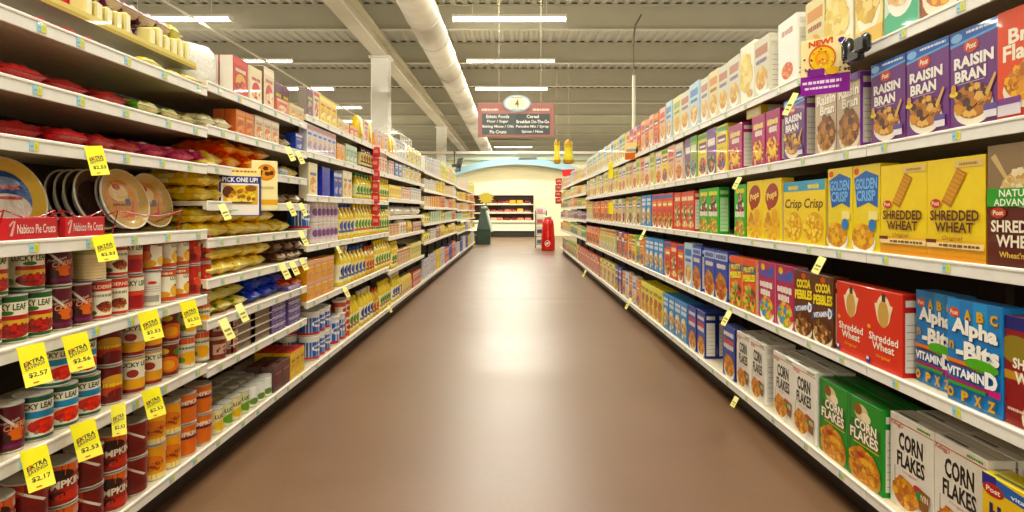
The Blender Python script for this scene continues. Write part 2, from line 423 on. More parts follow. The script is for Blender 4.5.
def a_orange(a):
    a.rect(0, .72, 1, .86, '40566a'); a.txt('FRUITY', .5, .79, .8, .1, 'f4e040', .04, slope=.05); a.txt('PEBBLES', .5, .63, .9, .13, 'f2ee50', .05, slope=.06, shadow='7a2410')
    a.flakes(.5, .24, .42, .26, 90, ['e8c040', '3a2a22', 'd8a870', '6ab04a', 'c83a28'], .06, 4)
def a_bluemulti(a):
    a.rect(0, .8, 1, .95, 'b9c6e0'); a.scr(.5, .87, .8, .1, '26408a'); a.scr(.5, .68, .7, .1, 'e8e0d0')
    a.bowl(.5, .26, .44, .26, ['c08038', 'd8a058', 'a86a2c', 'b03a30'], 'e0d8c8', 80)
def a_honey(a):
    a.poly([(0, .88), (1, .84), (1, .93), (0, 1)], '4a6fb0'); a.poly([(0, .9), (0, 1), (.2, 1), (.2, .88)], '3a3f8a'); a.ell(.16, .87, .15, .06, 'b5302a'); a.txt('Post', .16, .87, .2, .05, 'f4e6da', .03)
    a.txt('vitamin D', .65, .905, .5, .04, 'e6eef8', .02); a.txt('HONEY', .52, .66, .82, .17, '18205c', .06, slope=-.02); a.txt('COMB', .5, .44, .84, .17, '18205c', .06)
    a.bowl(.5, .15, .44, .17, ['e8b030', 'f0c860', 'c88c1c'], 'f2f0ea', 60)
def a_bluebox(a):
    a.rect(.06, .06, .94, .94, '2d4aa0'); a.scr(.5, .84, .8, .09, 'f0e6e0'); a.rect(.1, .66, .9, .74, 'c9443a'); a.scr(.5, .6, .8, .1, 'f0e6e0'); a.bowl(.55, .24, .4, .2, FLK, 'e6e2dc', 70)
def a_whiteblue(a):
    a.rect(0, .84, 1, 1, 'b8d0e8'); a.scr(.5, .74, .7, .12, '2a54a8'); a.scr(.5, .6, .8, .12, '2a54a8'); a.bowl(.5, .26, .4, .2, ['e8d0a0', 'd8b878', 'f0e0c0'], '6aa0d8', 60)
def a_yellow(a):
    a.rect(0, .85, 1, 1, 'e6e070'); a.txt('HONEY', .5, .78, .8, .11, '3a2a18', .04); a.flakes(.5, .5, .34, .14, 26, ['c83a30', 'b06a30', '8a3a40'], .07, 5); a.bowl(.5, .2, .4, .17, FLK, 'f4f0dc', 60)
def a_lblue(a):
    a.scr(.5, .85, .8, .09, 'eaf2fa'); a.scr(.5, .72, .8, .11, 'eaf2fa'); a.flakes(.5, .32, .36, .24, 40, ['e8dcc0', 'd0a860', 'f0ead8', 'c08a40'], .08, 3)
def gen_art(seed):
    rg = random.Random(seed)
    def f(a):
        c = [rg.choice(['c8402c', 'e0a030', '3a62b0', '4a9a48', '7a3a7a', 'e8e0cc', 'd86a40', '3a3028']) for _ in range(6)]
        a.rect(0, .86, 1, .96, c[0]); a.rect(.12, .62, .88, .78, c[1]); a.rect(.2, .66, .8, .71, 'f4efe2')
        a.rect(.2, .5, .7, .53, c[2]); a.bowl(.5, .24, .38, .19, [c[3], c[4], c[5], 'd8a050'], 'efe8d8', 26, seed)
    return f

def build_boxes():
    B = box_kind
    B('cornflakes', .216, .292, .075, 'e6e2d8', 'white corn flakes cereal box', a_corn, panel='cfccc3')
    B('greencorn', .198, .285, .075, '2c8a34', 'green corn flakes cereal box', a_greencorn, top='24762c')
    B('honeycomb', .215, .272, .075, 'ecc012', 'yellow cereal box with navy lettering', a_honey, top='e8d822')
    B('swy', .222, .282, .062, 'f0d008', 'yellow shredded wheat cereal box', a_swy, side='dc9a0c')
    B('swb', .23, .3, .065, '5a1c16', 'dark brown shredded wheat cereal box', a_swb)
    B('golden', .166, .295, .065, 'ecd428', 'yellow cereal box with blue title lettering', a_golden)
    B('ycrisp', .188, .262, .065, 'f0d028', 'yellow cereal box with pale blue top band', a_yellowcrisp)
    B('pops', .19, .288, .06, 'f0d012', 'yellow cereal box with dark red blot', a_pops)
    B('green', .19, .277, .065, '3cae3c', 'bright green cereal box', a_green, side='2c9a30', panel='b8dcae')
    B('red', .205, .272, .065, 'd23a28', 'red cereal box with pale lettering', a_red)
    B('raisin', .188, .265, .065, '6d3f7e', 'purple raisin bran cereal box', a_raisin, side='8a5a94')
    B('bran', .235, .268, .065, 'e2512a', 'orange red bran flakes cereal box', a_bran)
    B('raisintan', .19, .265, .07, 'c9b69a', 'tan raisin bran cereal box', a_raisintan, side='7a4a9a')
    B('magenta', .19, .248, .07, 'a8386e', 'magenta cereal box with yellow flakes', a_magenta)
    B('alpha', .205, .278, .06, '2f7fc6', 'blue cereal box with big white letters', a_alpha)
    B('swm', .235, .262, .06, '8c1c20', 'maroon shredded wheat cereal box', a_swm)
    B('swr', .216, .258, .062, 'd63322', 'bright red shredded wheat cereal box', a_swr, side='b02420')
    B('cocoa', .175, .266, .06, '5a2c1a', 'brown cocoa cereal box with yellow lettering', a_cocoa)
    B('fruity', .185, .275, .06, 'b03a5c', 'crimson fruity cereal box with white lettering', a_fruity, side='c9a0ae')
    B('orange', .18, .272, .06, 'df5426', 'orange cereal box with yellow lettering', a_orange, side='d8b090')
    B('bluemulti', .19, .285, .065, '4a5aa8', 'blue box of honey oat cereal', a_bluemulti, side='2a48a8')
    B('bluebox', .18, .29, .075, '2a4498', 'navy blue frosted cereal box', a_bluebox, side='1e2f7c')
    B('whiteblue', .18, .28, .065, 'dfe2e0', 'white cereal box with blue lettering', a_whiteblue)
    B('yellowb', .18, .28, .065, 'e8d62c', 'lemon yellow honey cereal box', a_yellow, top='e6d840')
    B('lblue', .18, .28, .065, '3c8ac8', 'light blue frosted wheat cereal box', a_lblue, top='3f90d0')
    B('flatbox', .19, .05, .27, 'cdb43c', 'mustard box lying flat on other cereal boxes', lambda a: a.rect(.1, .2, .9, .8, 'd8cf9a'))
    B('whitehot', .2, .285, .075, 'f0eee6', 'plain white cereal box', lambda a: (a.scr(.5, .8, .6, .1, 'c08a7a'), a.bowl(.5, .2, .3, .13, ['d86a50', 'e0a060'], 'f6f2ea', 24)))
    B('whitebowl', .19, .3, .075, 'f2ecd8', 'cream cereal box with large golden bowl', lambda a: (a.bowl(.42, .5, .42, .34, ['e6cf80', 'f0dc98', 'dcc06a'], 'f8f4e4', 60), a.ell(.7, .14, .2, .06, 'c8a060')))
    B('yellowbowl', .19, .3, .075, 'f0dfa0', 'pale yellow cereal box with golden bowl', lambda a: (a.bowl(.5, .56, .42, .3, ['e0c060', 'f0d890', 'd0a848'], 'faf4dc', 60), a.rect(0, 0, 1, .2, 'e6c070')))
    B('mintbowl', .19, .3, .075, 'cfe4d2', 'white and mint green cereal box', lambda a: (a.poly([(0, 0), (1, 0), (1, .5), (0, .2)], '58b088'), a.bowl(.5, .52, .4, .26, ['e8c48a', 'e0a878', 'f0e0b8'], 'f4f4ea', 60)))
    B('brownbowl', .24, .3, .075, '9a5a38', 'russet cereal box with pale bowl', lambda a: (a.bowl(.5, .3, .42, .24, FLK, 'f0e6d0', 60),))
    for i, (c, d) in enumerate([('d0ccb8', 'chalk white'), ('dccf9c', 'cream'), ('b4cbdc', 'ice blue'), ('e0b09a', 'pale pink'), ('d4cf84', 'pale lemon')]):
        B('pale%d' % i, .2, .28 + .008*(i % 3), .07, c, d + ' cereal packet', lambda a, i=i: (a.rect(.1, .7, .9, .86, ['b07a60', 'd08a30', '4a80b8', 'c84a3c', '8a9a38'][i]), a.scr(.5, .6, .7, .08, ['6a5a8a', 'a04a30', '3a5a90', '8a3a4a', '5a7a4a'][i]), a.bowl(.5, .3, .36, .2, ['d8ac5a', 'c8883c', 'e8cc90'], 'f8f4ea', 24, i)))
    for i, (c, d) in enumerate([('e89a34', 'amber'), ('d8442c', 'scarlet'), ('c9c480', 'khaki'), ('b8a890', 'stone grey'), ('e8d050', 'canary yellow'), ('7a5aa0', 'violet'), ('e07a40', 'tangerine'), ('e0c8b0', 'beige'), ('88aa60', 'moss green'), ('5a86b8', 'steel blue')]):
        B('gen%d' % i, .19, .27 + .006*(i % 3), .065, c, d + ' cereal box', gen_art(i))
# ------------------------------------------------------------------ cans, tubs, bottles, bags
def can_kind(kind, R, H, body, desc, art=None, cat='can', lid='tin', band=None, n=22, rimc='b9b6ac'):
    mb = MB(); t = .004
    mb.lathe([(R*.97, 0, rimc), (R*1.01, .0015, rimc), (R*1.01, t, rimc), (R*.985, t + .001, body), (R*.985, H - t - .001, rimc), (R*1.01, H - t, rimc), (R*1.01, H - .001, rimc), (R*.95, H - .001, rimc)], n)
    C = 2*PI*R
    a = Art(mb, lambda u, v, l: ((R*.985 + .0004 + l)*math.cos(-PI/2 + (u - .5)*2*PI), (R*.985 + .0004 + l)*math.sin(-PI/2 + (u - .5)*2*PI), t + .001 + v*(H - 2*t - .002)), aspect=C/H, curved=True)
    if band: a.rect(0, .88, 1, 1, band, 24); a.rect(0, 0, 1, .07, band, 24)
    if art:
        art(a)
    o = ob(desc_name(cat), mb.mesh(kind, PAPER, True))
    if lid:
        lb = MB()
        if lid == 'tin':
            lb.lathe([(R*.94, H - .0025), (R*.9, H - .004), (R*.86, H - .003), (R*.55, H - .0032), (R*.52, H - .0028), (R*.1, H - .003)], n)
            ob('lid', lb.mesh('lid', TIN, True), o)
        else:
            lb.lathe([(R*1.04, H - .012, lid), (R*1.05, H - .001, lid), (R*1.03, H + .002, lid), (R*.9, H + .002, lid), (R*.88, H, lid)], n)
            ob('lid', lb.mesh('lid', PLASTIC, True), o)
    proto(kind, o, 2*R*1.02, H + (.0025 if lid not in ('tin', None) else 0), 2*R*1.02, desc, cat); return o

def c_lucky(title='8a2230', fruit=('a01c20', '7a1418', 'c03028'), mid='d8b060'):
    def f(a):
        a.rect(.2, .07, .8, .88, 'ece6d2', 12)
        a.txt('LUCKY LEAF', .47, .77, .34, .15, '2c4a1c', .03); a.ell(.46, .64, .06, .05, '3a6a28')
        a.rect(.34, .48, .72, .58, 'b02c30', 8); a.rect(.34, .36, .72, .48, mid, 8); a.ell(.53, .24, .19, .17, fruit[0])
        a.flakes(.53, .24, .17, .14, 40, list(fruit), .05, 3); a.ell(.29, .2, .04, .08, '7aa060')
    return f
def c_luckyb(a):
    a.rect(.15, .07, .85, .88, 'e8e4d6', 14); a.txt('LUCKY LEAF', .48, .78, .34, .14, '2a3a20', .03); a.rect(.4, .5, .7, .66, '3a88b4', 6)
    a.ell(.56, .3, .14, .18, 'd02018'); a.flakes(.56, .3, .12, .15, 24, ['d82a20', 'b81814', 'e84030'], .06, 2); a.rect(.4, .12, .5, .2, '5a9a8a'); a.ell(.22, .55, .03, .04, 'c05040')
def c_dark(a):
    a.poly([(.3, .95), (.34, .95), (.56, .5), (.52, .5)], 'd8d0c8'); a.txt('Premium', .46, .66, .2, .08, 'e0d4c8', .0, .2, slope=.1); a.txt('CHERRY', .56, .56, .3, .14, 'e0a080', .03, slope=.1)
    a.ell(.54, .36, .1, .14, 'd86a30'); a.ell(.64, .34, .06, .1, 'a0202a'); a.ell(.42, .3, .06, .1, '3a0c14'); a.rect(.4, .08, .66, .16, '6a2a50', 6)
def c_tan(a):
    a.rect(.24, .02, .7, .95, 'd9c49a', 12); a.rect(.24, .72, .7, .95, 'a9b070', 12); a.rect(.24, .7, .7, .715, '8a7a50', 12); a.rect(.34, .95, .6, .99, 'c03028', 6)
    for k in range(6): a.rect(.27, .1 + k*.09, .66, .11 + k*.09, 'b8a27c', 8)
def c_wild(a):
    a.txt('WILDERNESS', .5, .86, .4, .1, 'f0d8c0', .03); a.rect(.32, .08, .68, .74, 'e9e3cf', 8); a.scr(.5, .62, .26, .08, '8a8a78'); a.ell(.52, .32, .1, .14, '8a3a2a'); a.flakes(.52, .32, .1, .13, 16, ['3a1c1c', 'b04030', 'c8a060', '5a3020'], .06, 2); a.ell(.37, .16, .05, .07, '4a5a2a')
def c_luckyred(a):
    a.rect(.25, .55, .75, .95, 'e6e0cc', 10); a.txt('LUCKY LEAF', .5, .78, .4, .16, '2c5a20', .03); a.rect(.3, .42, .72, .53, 'd05a48', 8); a.ell(.54, .24, .18, .18, '9a2028')
def c_white(a):
    a.ell(.5, .7, .06, .05, 'c04a40'); a.rect(.4, .1, .6, .3, '9a9a92', 4)
    for k in range(3): a.rect(.34, .42 + k*.07, .66, .44 + k*.07, 'b8b4a8', 6)
def c_fruit(a):
    a.rect(.48, .1, .72, .8, 'ece6d4', 6); a.ell(.38, .66, .1, .2, 'b03a20'); a.ell(.4, .45, .1, .18, 'd87020'); a.ell(.42, .2, .14, .14, 'd8a030'); a.txt('LUCKY', .66, .82, .16, .14, '3a6a24', .03); a.ell(.64, .28, .07, .14, 'e8b028')
def c_fruitlucky(a):
    a.rect(.26, .14, .74, .8, 'ece6d4', 10); a.txt('LUCKY', .62, .74, .2, .14, '3a6a24', .03); a.scr(.42, .9, .3, .08, 'f0d0b0'); a.ell(.62, .34, .1, .2, 'e8ac24'); a.ell(.62, .5, .03, .04, '3a3020'); a.ell(.42, .22, .1, .1, 'd8981c')
def c_redfruit(a):
    a.poly([(.34, .95), (.37, .95), (.56, .42), (.53, .42)], 'e8dcd0'); a.ell(.44, .72, .08, .2, 'c83020'); a.ell(.6, .46, .12, .2, 'd8462a'); a.rect(.36, .12, .52, .34, '7a1420', 4); a.rect(.56, .62, .7, .76, '9aa878', 4); a.ell(.66, .3, .06, .12, 'e08028')
def c_pump(a):
    a.rect(.1, .74, .9, 1, 'd8622a', 14); a.ell(.44, .74, .14, .16, '2a1410'); a.ell(.66, .84, .06, .1, 'd09a90'); a.txt('PUMPKIN', .47, .52, .38, .2, 'efe2d0', .04, slope=.06, shadow='3a0c0c'); a.ell(.44, .26, .06, .1, '3a1410'); a.ell(.56, .2, .14, .12, 'c8301c')
def c_diag(a):
    a.rect(.2, .72, .45, 1, 'c84a28', 6); a.poly([(.3, 1.0), (.335, 1.0), (.63, .5), (.595, .48)], 'e6ddd2'); a.rect(.3, 0, .318, 1, 'e0d8cc'); a.ell(.5, .3, .14, .16, '6a1814'); a.rect(.44, .06, .62, .18, '7a2a20', 4)
def c_mix(a):
    a.rect(.1, .0, .9, .16, 'f0e0a0', 14); a.ell(.46, .5, .16, .24, 'e07a1c'); a.flakes(.46, .45, .14, .22, 16, ['5a2410', 'c85a18', '8a3a10'], .05, 3); a.rect(.66, .75, .74, .95, 'f2ead0', 2)
def c_pmix(a):
    a.txt('PUMPKIN', .46, .72, .34, .16, 'f0e2cc', .03); a.ell(.5, .36, .2, .2, 'd86a20'); a.rect(.3, .55, .7, .64, '5a1c40', 8)
def c_evap(a):
    a.rect(.1, 0, .9, 1, 'e8ecea', 14); a.poly([(.36, .9), (.5, .55), (.64, .92), (.58, .66), (.44, .62)], '3a6aa8'); a.ell(.42, .25, .1, .16, '6a8a40'); a.ell(.6, .22, .08, .13, '4a6a38')
def c_lucklow(c):
    def f(a): a.txt('LUCKY', .5, .7, .3, .18, '2c4a1c', .03); a.ell(.5, .3, .18, .22, c)
    return f
def c_short(a):
    a.rect(.1, .12, .9, .78, '2c62b4', 14); a.ell(.5, .5, .16, .16, 'f0f0ec'); a.scr(.5, .52, .24, .14, '2c4aa8'); a.rect(.1, .02, .9, .12, 'c8342c', 14)

def tub_kind(kind, R, H, body, lidc, desc, cat='tub'):
    return can_kind(kind, R, H, body, desc, lambda a: (a.rect(.3, .2, .7, .7, lidc, 8), a.flakes(.5, .4, .15, .2, 20, ['7a3020', '4a1c14', 'a05030'], .06)), cat, lid=lidc, rimc=body)

def bottle_kind(kind, R, H, body, cap, label, desc, cat='bottle', neck=.36, ey=.8, oil=None):
    mb = MB(); a = H
    mb.lathe([(R*.8, 0), (R*.98, .006), (R, .02), (R, a*.2), (R*.96, a*.3), (R*.96, a*.42), (R, a*.52), (R*.96, a*.62), (R*.7, a*.74), (R*neck, a*.84), (R*neck*.9, a*.92)], 16, oil or body, ey=ey)
    ar = Art(mb, lambda u, v, l: ((R*1.01 + l)*math.cos(-PI/2 + (u - .5)*2*PI), ey*(R*1.01 + l)*math.sin(-PI/2 + (u - .5)*2*PI), a*.1 + v*a*.46), aspect=4)
    ar.rect(.2, 0, .8, 1, label[0], 12); ar.ell(.5, .6, .12, .3, label[1]); ar.scr(.5, .25, .3, .16, label[2])
    o = ob(desc_name(cat), mb.mesh(kind, PLASTIC, True))
    cb = MB(); cb.lathe([(R*neck*1.1, a*.9, cap), (R*neck*1.15, a*.905, cap), (R*neck*1.1, a, cap), (R*neck*.9, a + .002, cap)], 12, ey=ey)
    ob('cap', cb.mesh('cap', PLASTIC, True), o)
    proto(kind, o, 2*R*1.03, H + .002, 2*R*ey, desc, cat); return o

def bag_kind(kind, W, L, T, cols, desc, cat='bag', seed=1, crimp='e8e2d0', n=(12, 14)):
    T = T*1.3
    """pillow pack lying flat: width W along x, length L along y"""
    rg = random.Random(seed); nx, ny = n; mb = MB(); top = []; ph = rg.random()*6
    def th(u, v): return T/2*max(0, (1 - abs(u)**3.2))**.55*max(0, 1 - abs(v)**5)**.6*(1 + .16*math.sin(5*u + ph + 3*v) + .12*math.sin(9*v + ph*2 - 4*u) + .08*math.sin(13*u - 11*v + ph)) + .0008
    for sg in (1, -1):
        vs = []; fs = []; cc = []
        for j in range(ny + 1):
            for i in range(nx + 1):
                u = -1 + 2*i/nx; v = -1 + 2*j/ny
                sx = 1 - .06*(1 - abs(v)**6)*abs(u)
                vs.append((u*W/2*sx, v*L/2, T/2*.92 + sg*th(u, v)*((rg.uniform(.74, 1.06) if abs(u) < .99 else 1) if sg > 0 else .92)))
        for j in range(ny):
            for i in range(nx):
                k = j*(nx + 1) + i; fs.append((k, k + 1, k + nx + 2, k + nx + 1))
                v = -1 + 2*(j + .5)/ny; u = -1 + 2*(i + .5)/nx
                if abs(v) > .84: c = crimp
                elif abs(u) < .5 and -.75 < v < .3: c = cols[1] if rg.random() < .45 else cols[2] if rg.random() < .6 else cols[0]
                else: c = cols[0] if rg.random() < .62 else cols[3 % len(cols)] if rg.random() < .7 else cols[1]
                cc.append(lin(c))
        mb.add(vs, fs, cc)
    o = ob(desc_name(cat), mb.mesh(kind, FOIL, True)); proto(kind, o, W, T, L, desc, cat); return o

def sack_kind(kind, W, D, H, body, desc, art=None, cat='bag'):
    """upright paper or plastic sack with a gathered top"""
    mb = MB(); n = 16
    prof = [(.86, 0), (.98, .05), (1, .3), (.97, .6), (.92, .82), (.8, .93), (.55, 1)]
    vs = []; fs = []
    for r, z in prof:
        for i in range(n):
            a = 2*PI*i/n; e = .45
            cx = math.copysign(abs(math.cos(a))**e, math.cos(a)); sy = math.copysign(abs(math.sin(a))**e, math.sin(a))
            yk = r if z < .8 else r*(1 - (z - .8)*3.2)
            vs.append((cx*W/2*(r if z < .8 else .9), sy*D/2*yk + .004*math.sin(3*a + z*9), z*H))
    m = len(prof)
    for k in range(m - 1):
        for i in range(n):
            j = (i + 1) % n; fs.append((k*n + i, k*n + j, (k + 1)*n + j, (k + 1)*n + i))
    fs.append(tuple(range(n))[::-1]); fs.append(tuple(range((m - 1)*n, m*n)))
    mb.add(vs, fs, lin(body))
    if art:
        art(Art(mb, lambda u, v, l: (-W*.4 + u*W*.8, -D/2 - .003 - l, .08*H + v*H*.7), aspect=.8*W/(H*.7)))
    o = ob(desc_name(cat), mb.mesh(kind, FOIL, True)); proto(kind, o, W, H, D, desc, cat); return o

def pie_kind(kind, ring, disc, label, desc, R=.115):
    """pie crust in a foil pan: local z is the open face"""
    mb = MB()
    mb.lathe([(R*.7, -.03, 'b8b4aa'), (R*.94, .0, 'c9c6bc'), (R, .001, 'd8d5cc'), (R*1.005, .004, 'e6e2d6'), (R*.95, .005, ring), (R*.86, -.004, ring), (R*.66, -.012, disc), (R*.02, -.012, disc)], 32)
    a = Art(mb, lambda u, v, l: ((u - .5)*2*R, (v - .5)*2*R, -.0105 + l))
    label(a)
    o = ob('pie_crust', mb.mesh(kind, FOIL, True)); proto(kind, o, 2*R, .034, 2*R, desc, 'pie crust'); return o

def build_left():
    K = can_kind
    K('lucky', .041, .122, '25582c', 'green banded pie filling can', c_lucky(), band='25582c')
    K('luckyblue', .044, .12, 'dcd8ca', 'white can with blue label band', c_luckyb, band='20503a')
    K('dark', .037, .118, '5a1420', 'dark red can with white slash', c_dark)
    K('tan', .045, .118, 'a82820', 'red can with tan back label', c_tan)
    K('wild', .04, .118, 'c43424', 'red can with white panel', c_wild)
    K('luckyred', .039, .118, 'b8453a', 'green lettered can with rose panel', c_luckyred)
    K('white', .041, .118, 'e6e2d6', 'white backed can', c_white)
    K('fruit', .043, .118, 'a83a20', 'can printed with orange peaches', c_fruit)
    K('fruitlucky', .041, .118, 'c8502c', 'can with panel and golden fruit', c_fruitlucky)
    K('redfruit', .041, .118, 'b02820', 'red can printed with strawberries', c_redfruit)
    K('berry', .039, .116, '6a1a1c', 'maroon can with orange fruit', lambda a: (a.ell(.5, .62, .16, .16, 'd8a860'), a.ell(.48, .36, .18, .18, 'c8401c'), a.ell(.54, .24, .14, .14, '6a1014'), a.scr(.5, .5, .3, .1, 'e8d050')))
    K('peach', .041, .116, 'd9a65a', 'peach coloured can', lambda a: (a.rect(.25, .4, .75, .95, 'e6e0cc', 10), a.txt('LUCKY LEAF', .5, .82, .44, .14, '2c4a1c', .03), a.ell(.45, .56, .07, .12, '9a3020'), a.ell(.5, .24, .2, .16, 'e0a020'), a.rect(.1, 0, .9, .1, '8a2830', 14)))
    K('orangefruit', .041, .116, '7a2018', 'can printed with halved oranges', lambda a: (a.ell(.48, .36, .18, .26, 'e8742a'), a.ell(.46, .34, .1, .16, 'f2a83c'), a.ell(.62, .75, .08, .12, '4a7a30'), a.ell(.4, .8, .08, .1, 'e0c040')))
    K('lemon', .041, .116, 'e2dcc6', 'pale can with orange citrus slice', lambda a: (a.rect(.1, .8, .9, 1, 'd8603a', 14), a.ell(.5, .32, .15, .22, 'eaa81e'), a.ell(.38, .26, .06, .1, '6a8a3a'), a.scr(.5, .66, .3, .08, '6a7a50')))
    K('pump', .051, .122, 'a8281c', 'red and orange pumpkin can', c_pump)
    K('diag', .051, .122, '7a1a16', 'dark pumpkin can with white slash', c_diag)
    K('mix', .051, .122, 'eca428', 'amber pumpkin pie mix can', c_mix)
    K('pmix', .051, .122, 'd8702a', 'orange can with plum band', c_pmix)
    K('evap', .04, .105, 'e8ecea', 'white milk can with blue mark', c_evap)
    K('milkpale', .04, .105, 'e2d8a8', 'cream can with yellow pear', c_lucklow('e0b83a'))
    K('milkgreen', .04, .105, 'cfd0a8', 'pale green can', c_lucklow('6a9a40'))
    K('short', .065, .15, 'e8e8e4', 'blue and white shortening canister', c_short, cat='canister', lid='e8e8e2')
    K('shortbig', .085, .2, 'e0e4ea', 'large blue and white canister', c_short, cat='canister', lid='dfe0dc')
    K('pinkcan', .05, .14, 'c86a58', 'salmon pink canister', lambda a: (a.rect(.2, .3, .8, .7, 'e8d0c0', 12), a.ell(.5, .5, .12, .14, '8a2a30')), cat='canister', lid='e8ddd0')
    K('spice', .045, .13, 'd9cfc8', 'white canister with plum label', lambda a: (a.rect(.2, .2, .8, .8, 'c9b8c8', 12), a.ell(.42, .5, .08, .2, '7a5a80'), a.ell(.6, .5, .08, .2, 'd8904a')), cat='canister', lid='d8d4c8')
    tub_kind('redtub', .046, .095, '7a3a30', 'c8a898', 'red brown plastic tub')
    Bt = bottle_kind
    Bt('oilblue', .05, .26, 'd8b41e', '2a50b0', ('e8dc9a', '2a50a8', '2a50a8'), 'golden oil bottle with blue cap', 'oil bottle')
    Bt('oilyel', .05, .27, 'd9bc2a', 'e8d040', ('f0e8b0', '4a8a3a', 'c04030'), 'golden oil bottle with yellow cap', 'oil bottle')
    Bt('oilgreen', .048, .25, 'c8b024', '2f8a4a', ('d8dca0', '2f7a40', '5a5a20'), 'golden oil bottle with green cap', 'oil bottle')
    Bt('oilwhite', .055, .28, 'dcc440', 'e8e6da', ('f2eec8', '3a4a90', '3a4a90'), 'golden oil jug with white cap', 'oil bottle', ey=.9)
    Bt('oilred', .047, .24, 'c89a28', 'c8502c', ('e0c080', 'c04028', '7a3018'), 'amber oil bottle with red cap', 'oil bottle')
    Bt('syrup', .04, .22, '4a2a18', '2a1c14', ('d8c890', '8a5a20', '3a2a1a'), 'dark syrup bottle', 'syrup bottle')
    G = bag_kind
    G('ylw', .155, .27, .05, ['f8c410', 'fce040', 'a8481c', 'fff0a0'], 'yellow baking chip bag', 'bag', 1, 'f0dc80')
    G('ylw2', .155, .26, .048, ['fad428', 'fff0a0', 'd06a18', 'f0b010'], 'yellow and cream baking chip bag', 'bag', 2, 'ead68a')
    G('blu', .155, .26, .045, ['3044c8', '5068d8', 'dcd8ec', '2434a0'], 'royal blue foil bag', 'bag', 3, '3a48a8')
    G('redb', .155, .26, .042, ['d01c28', 'e03a40', 'f0dcd4', '8a1018'], 'red foil bag', 'bag', 4, 'b02830')
    G('orb', .155, .25, .05, ['f0581c', 'f88a30', 'fcd060', 'e83c1c'], 'orange foil bag', 'bag', 5, 'e8a850')
    G('mag', .155, .25, .045, ['d02c68', 'e878a0', 'f4d8d0', 'b82060'], 'magenta foil bag', 'bag', 6, 'c84a70')
    G('grn', .155, .25, .04, ['5a9a3c', 'f0e090', 'f4ecc8', '2c7a34'], 'green and cream bag', 'bag', 7, 'd8cfa0')
    G('crm', .155, .25, .045, ['e0d4a8', 'd8c070', 'b8a070', 'e8e2cc'], 'cream coloured bag', 'bag', 8, 'e8e2c8')
    G('brn', .155, .24, .042, ['6a4438', '8a6a58', 'd8c4a0', '4a2c30'], 'brown bag of dried fruit', 'bag', 9, 'a08a70')
    G('mix1', .155, .25, .045, ['f0cc30', '3a7aba', 'd8e080', '7aa03a'], 'yellow bag with blue stripes', 'bag', 10, 'd8cc80')
    G('bluw', .155, .25, .04, ['7aa8cc', 'c8dae2', '3a6aa8', 'e0e4e0'], 'pale blue bag', 'bag', 11, 'c8d8e0')
    G('rib', .155, .24, .04, ['c83c30', 'd8584a', 'e8c8b0', 'a02a20'], 'scarlet bag', 'bag', 12, 'd88070')
    G('smallred', .1, .14, .025, ['a01824', 'c8404a', 'e0c8c0', '701018'], 'small red packet', 'packet', 13, 'b83a40', (6, 7))
    G('smallyel', .1, .14, .028, ['d8b830', 'e8d880', '6a9a3a', 'c8c040'], 'small yellow and green packet', 'packet', 14, 'e0d890', (6, 7))
    G('smallmag', .1, .14, .025, ['8a4a7a', 'e0d0d8', 'f0e8e8', '5a2a50'], 'small plum and white packet', 'packet', 16, 'd8c8d0', (6, 7))
    G('flour', .2, .26, .08, ['ece8da', 'd8dfe0', 'b8c8d0', 'f0ede2'], 'white sugar bag lying flat', 'bag', 15, 'eeeade')
    sack_kind('whitesack', .24, .12, .22, 'dcdad6', 'white plastic sack with folded top', None)
    sack_kind('paper', .13, .09, .22, 'ece6d0', 'cream paper flour sack', lambda a: (a.rect(.1, .5, .9, .8, 'c8483a'), a.ell(.5, .3, .25, .15, '3a5aa0')))
    sack_kind('pouch', .14, .07, .2, 'e0c040', 'yellow standing pouch', lambda a: (a.ell(.5, .55, .35, .25, 'f0e08a'), a.rect(.1, .1, .9, .25, 'b86a28')))
    B = box_kind; c = 'grocery box'
    def small(k, W, H, D, body, desc, cols, **kw):
        B(k, W, H, D, body, desc, lambda a: (a.rect(0, .8, 1, .93, cols[0]), a.scr(.5, .66, .7, .1, cols[1]), a.ell(.5, .34, .34, .24, cols[2]), a.flakes(.5, .32, .3, .2, 14, [cols[2], cols[3], cols[0]], .08, 3)), cat=c, panel=kw.pop('panel', None), **kw)
    small('redtop', .14, .17, .06, 'c03a30', 'red fronted box with white sides', ['d8584a', 'f0dcc0', 'e0b060', '8a2a20'], side='d9d3c8', top='c8483e')
    small('strawb', .13, .165, .055, 'e8dcc0', 'cream box with strawberries', ['e8e0b0', 'c05040', 'c8403a', 'd88a60'])
    small('tallcream', .13, .2, .055, 'e6d2b8', 'tall tan edged cream box', ['f0e6cc', 'c08060', 'd05040', 'e8c090'], side='6a5a48')
    small('darkyel', .12, .165, .055, '5a4a50', 'dark box with yellow band', ['6a2a4a', 'e0c040', 'b89a80', '8a6a50'], side='8a8078', top='7a3a50')
    small('pinkbox', .14, .075, .06, 'd88a7a', 'low pink box', ['e8c0a8', 'c04a3a', 'e8d0a0', 'c86a50'])
    small('lowcream', .14, .08, .06, 'd8bc90', 'low tan box', ['e0d0a8', '8ac0b0', 'd8944a', 'e8d8b0'])
    small('amberbox', .1, .11, .05, 'd06a1c', 'orange brown box', ['e08a30', 'f0c060', 'b84a18', 'e8a040'], side='c05a18')
    small('peachbox', .11, .115, .05, 'd8c4a8', 'beige box with orange spot', ['e8e0cc', 'a88a70', 'e08040', 'e8a868'])
    small('bluewhite', .105, .17, .05, 'd8d4e0', 'white box with blue lettering', ['d8a0a0', '3a5ab8', 'e0c08a', '7a9ad0'], side='c8c8cc')
    small('royal', .17, .19, .06, '2c38a8', 'royal blue box', ['2c3ab0', '4a5ac8', '3444b0', '2a3498'])
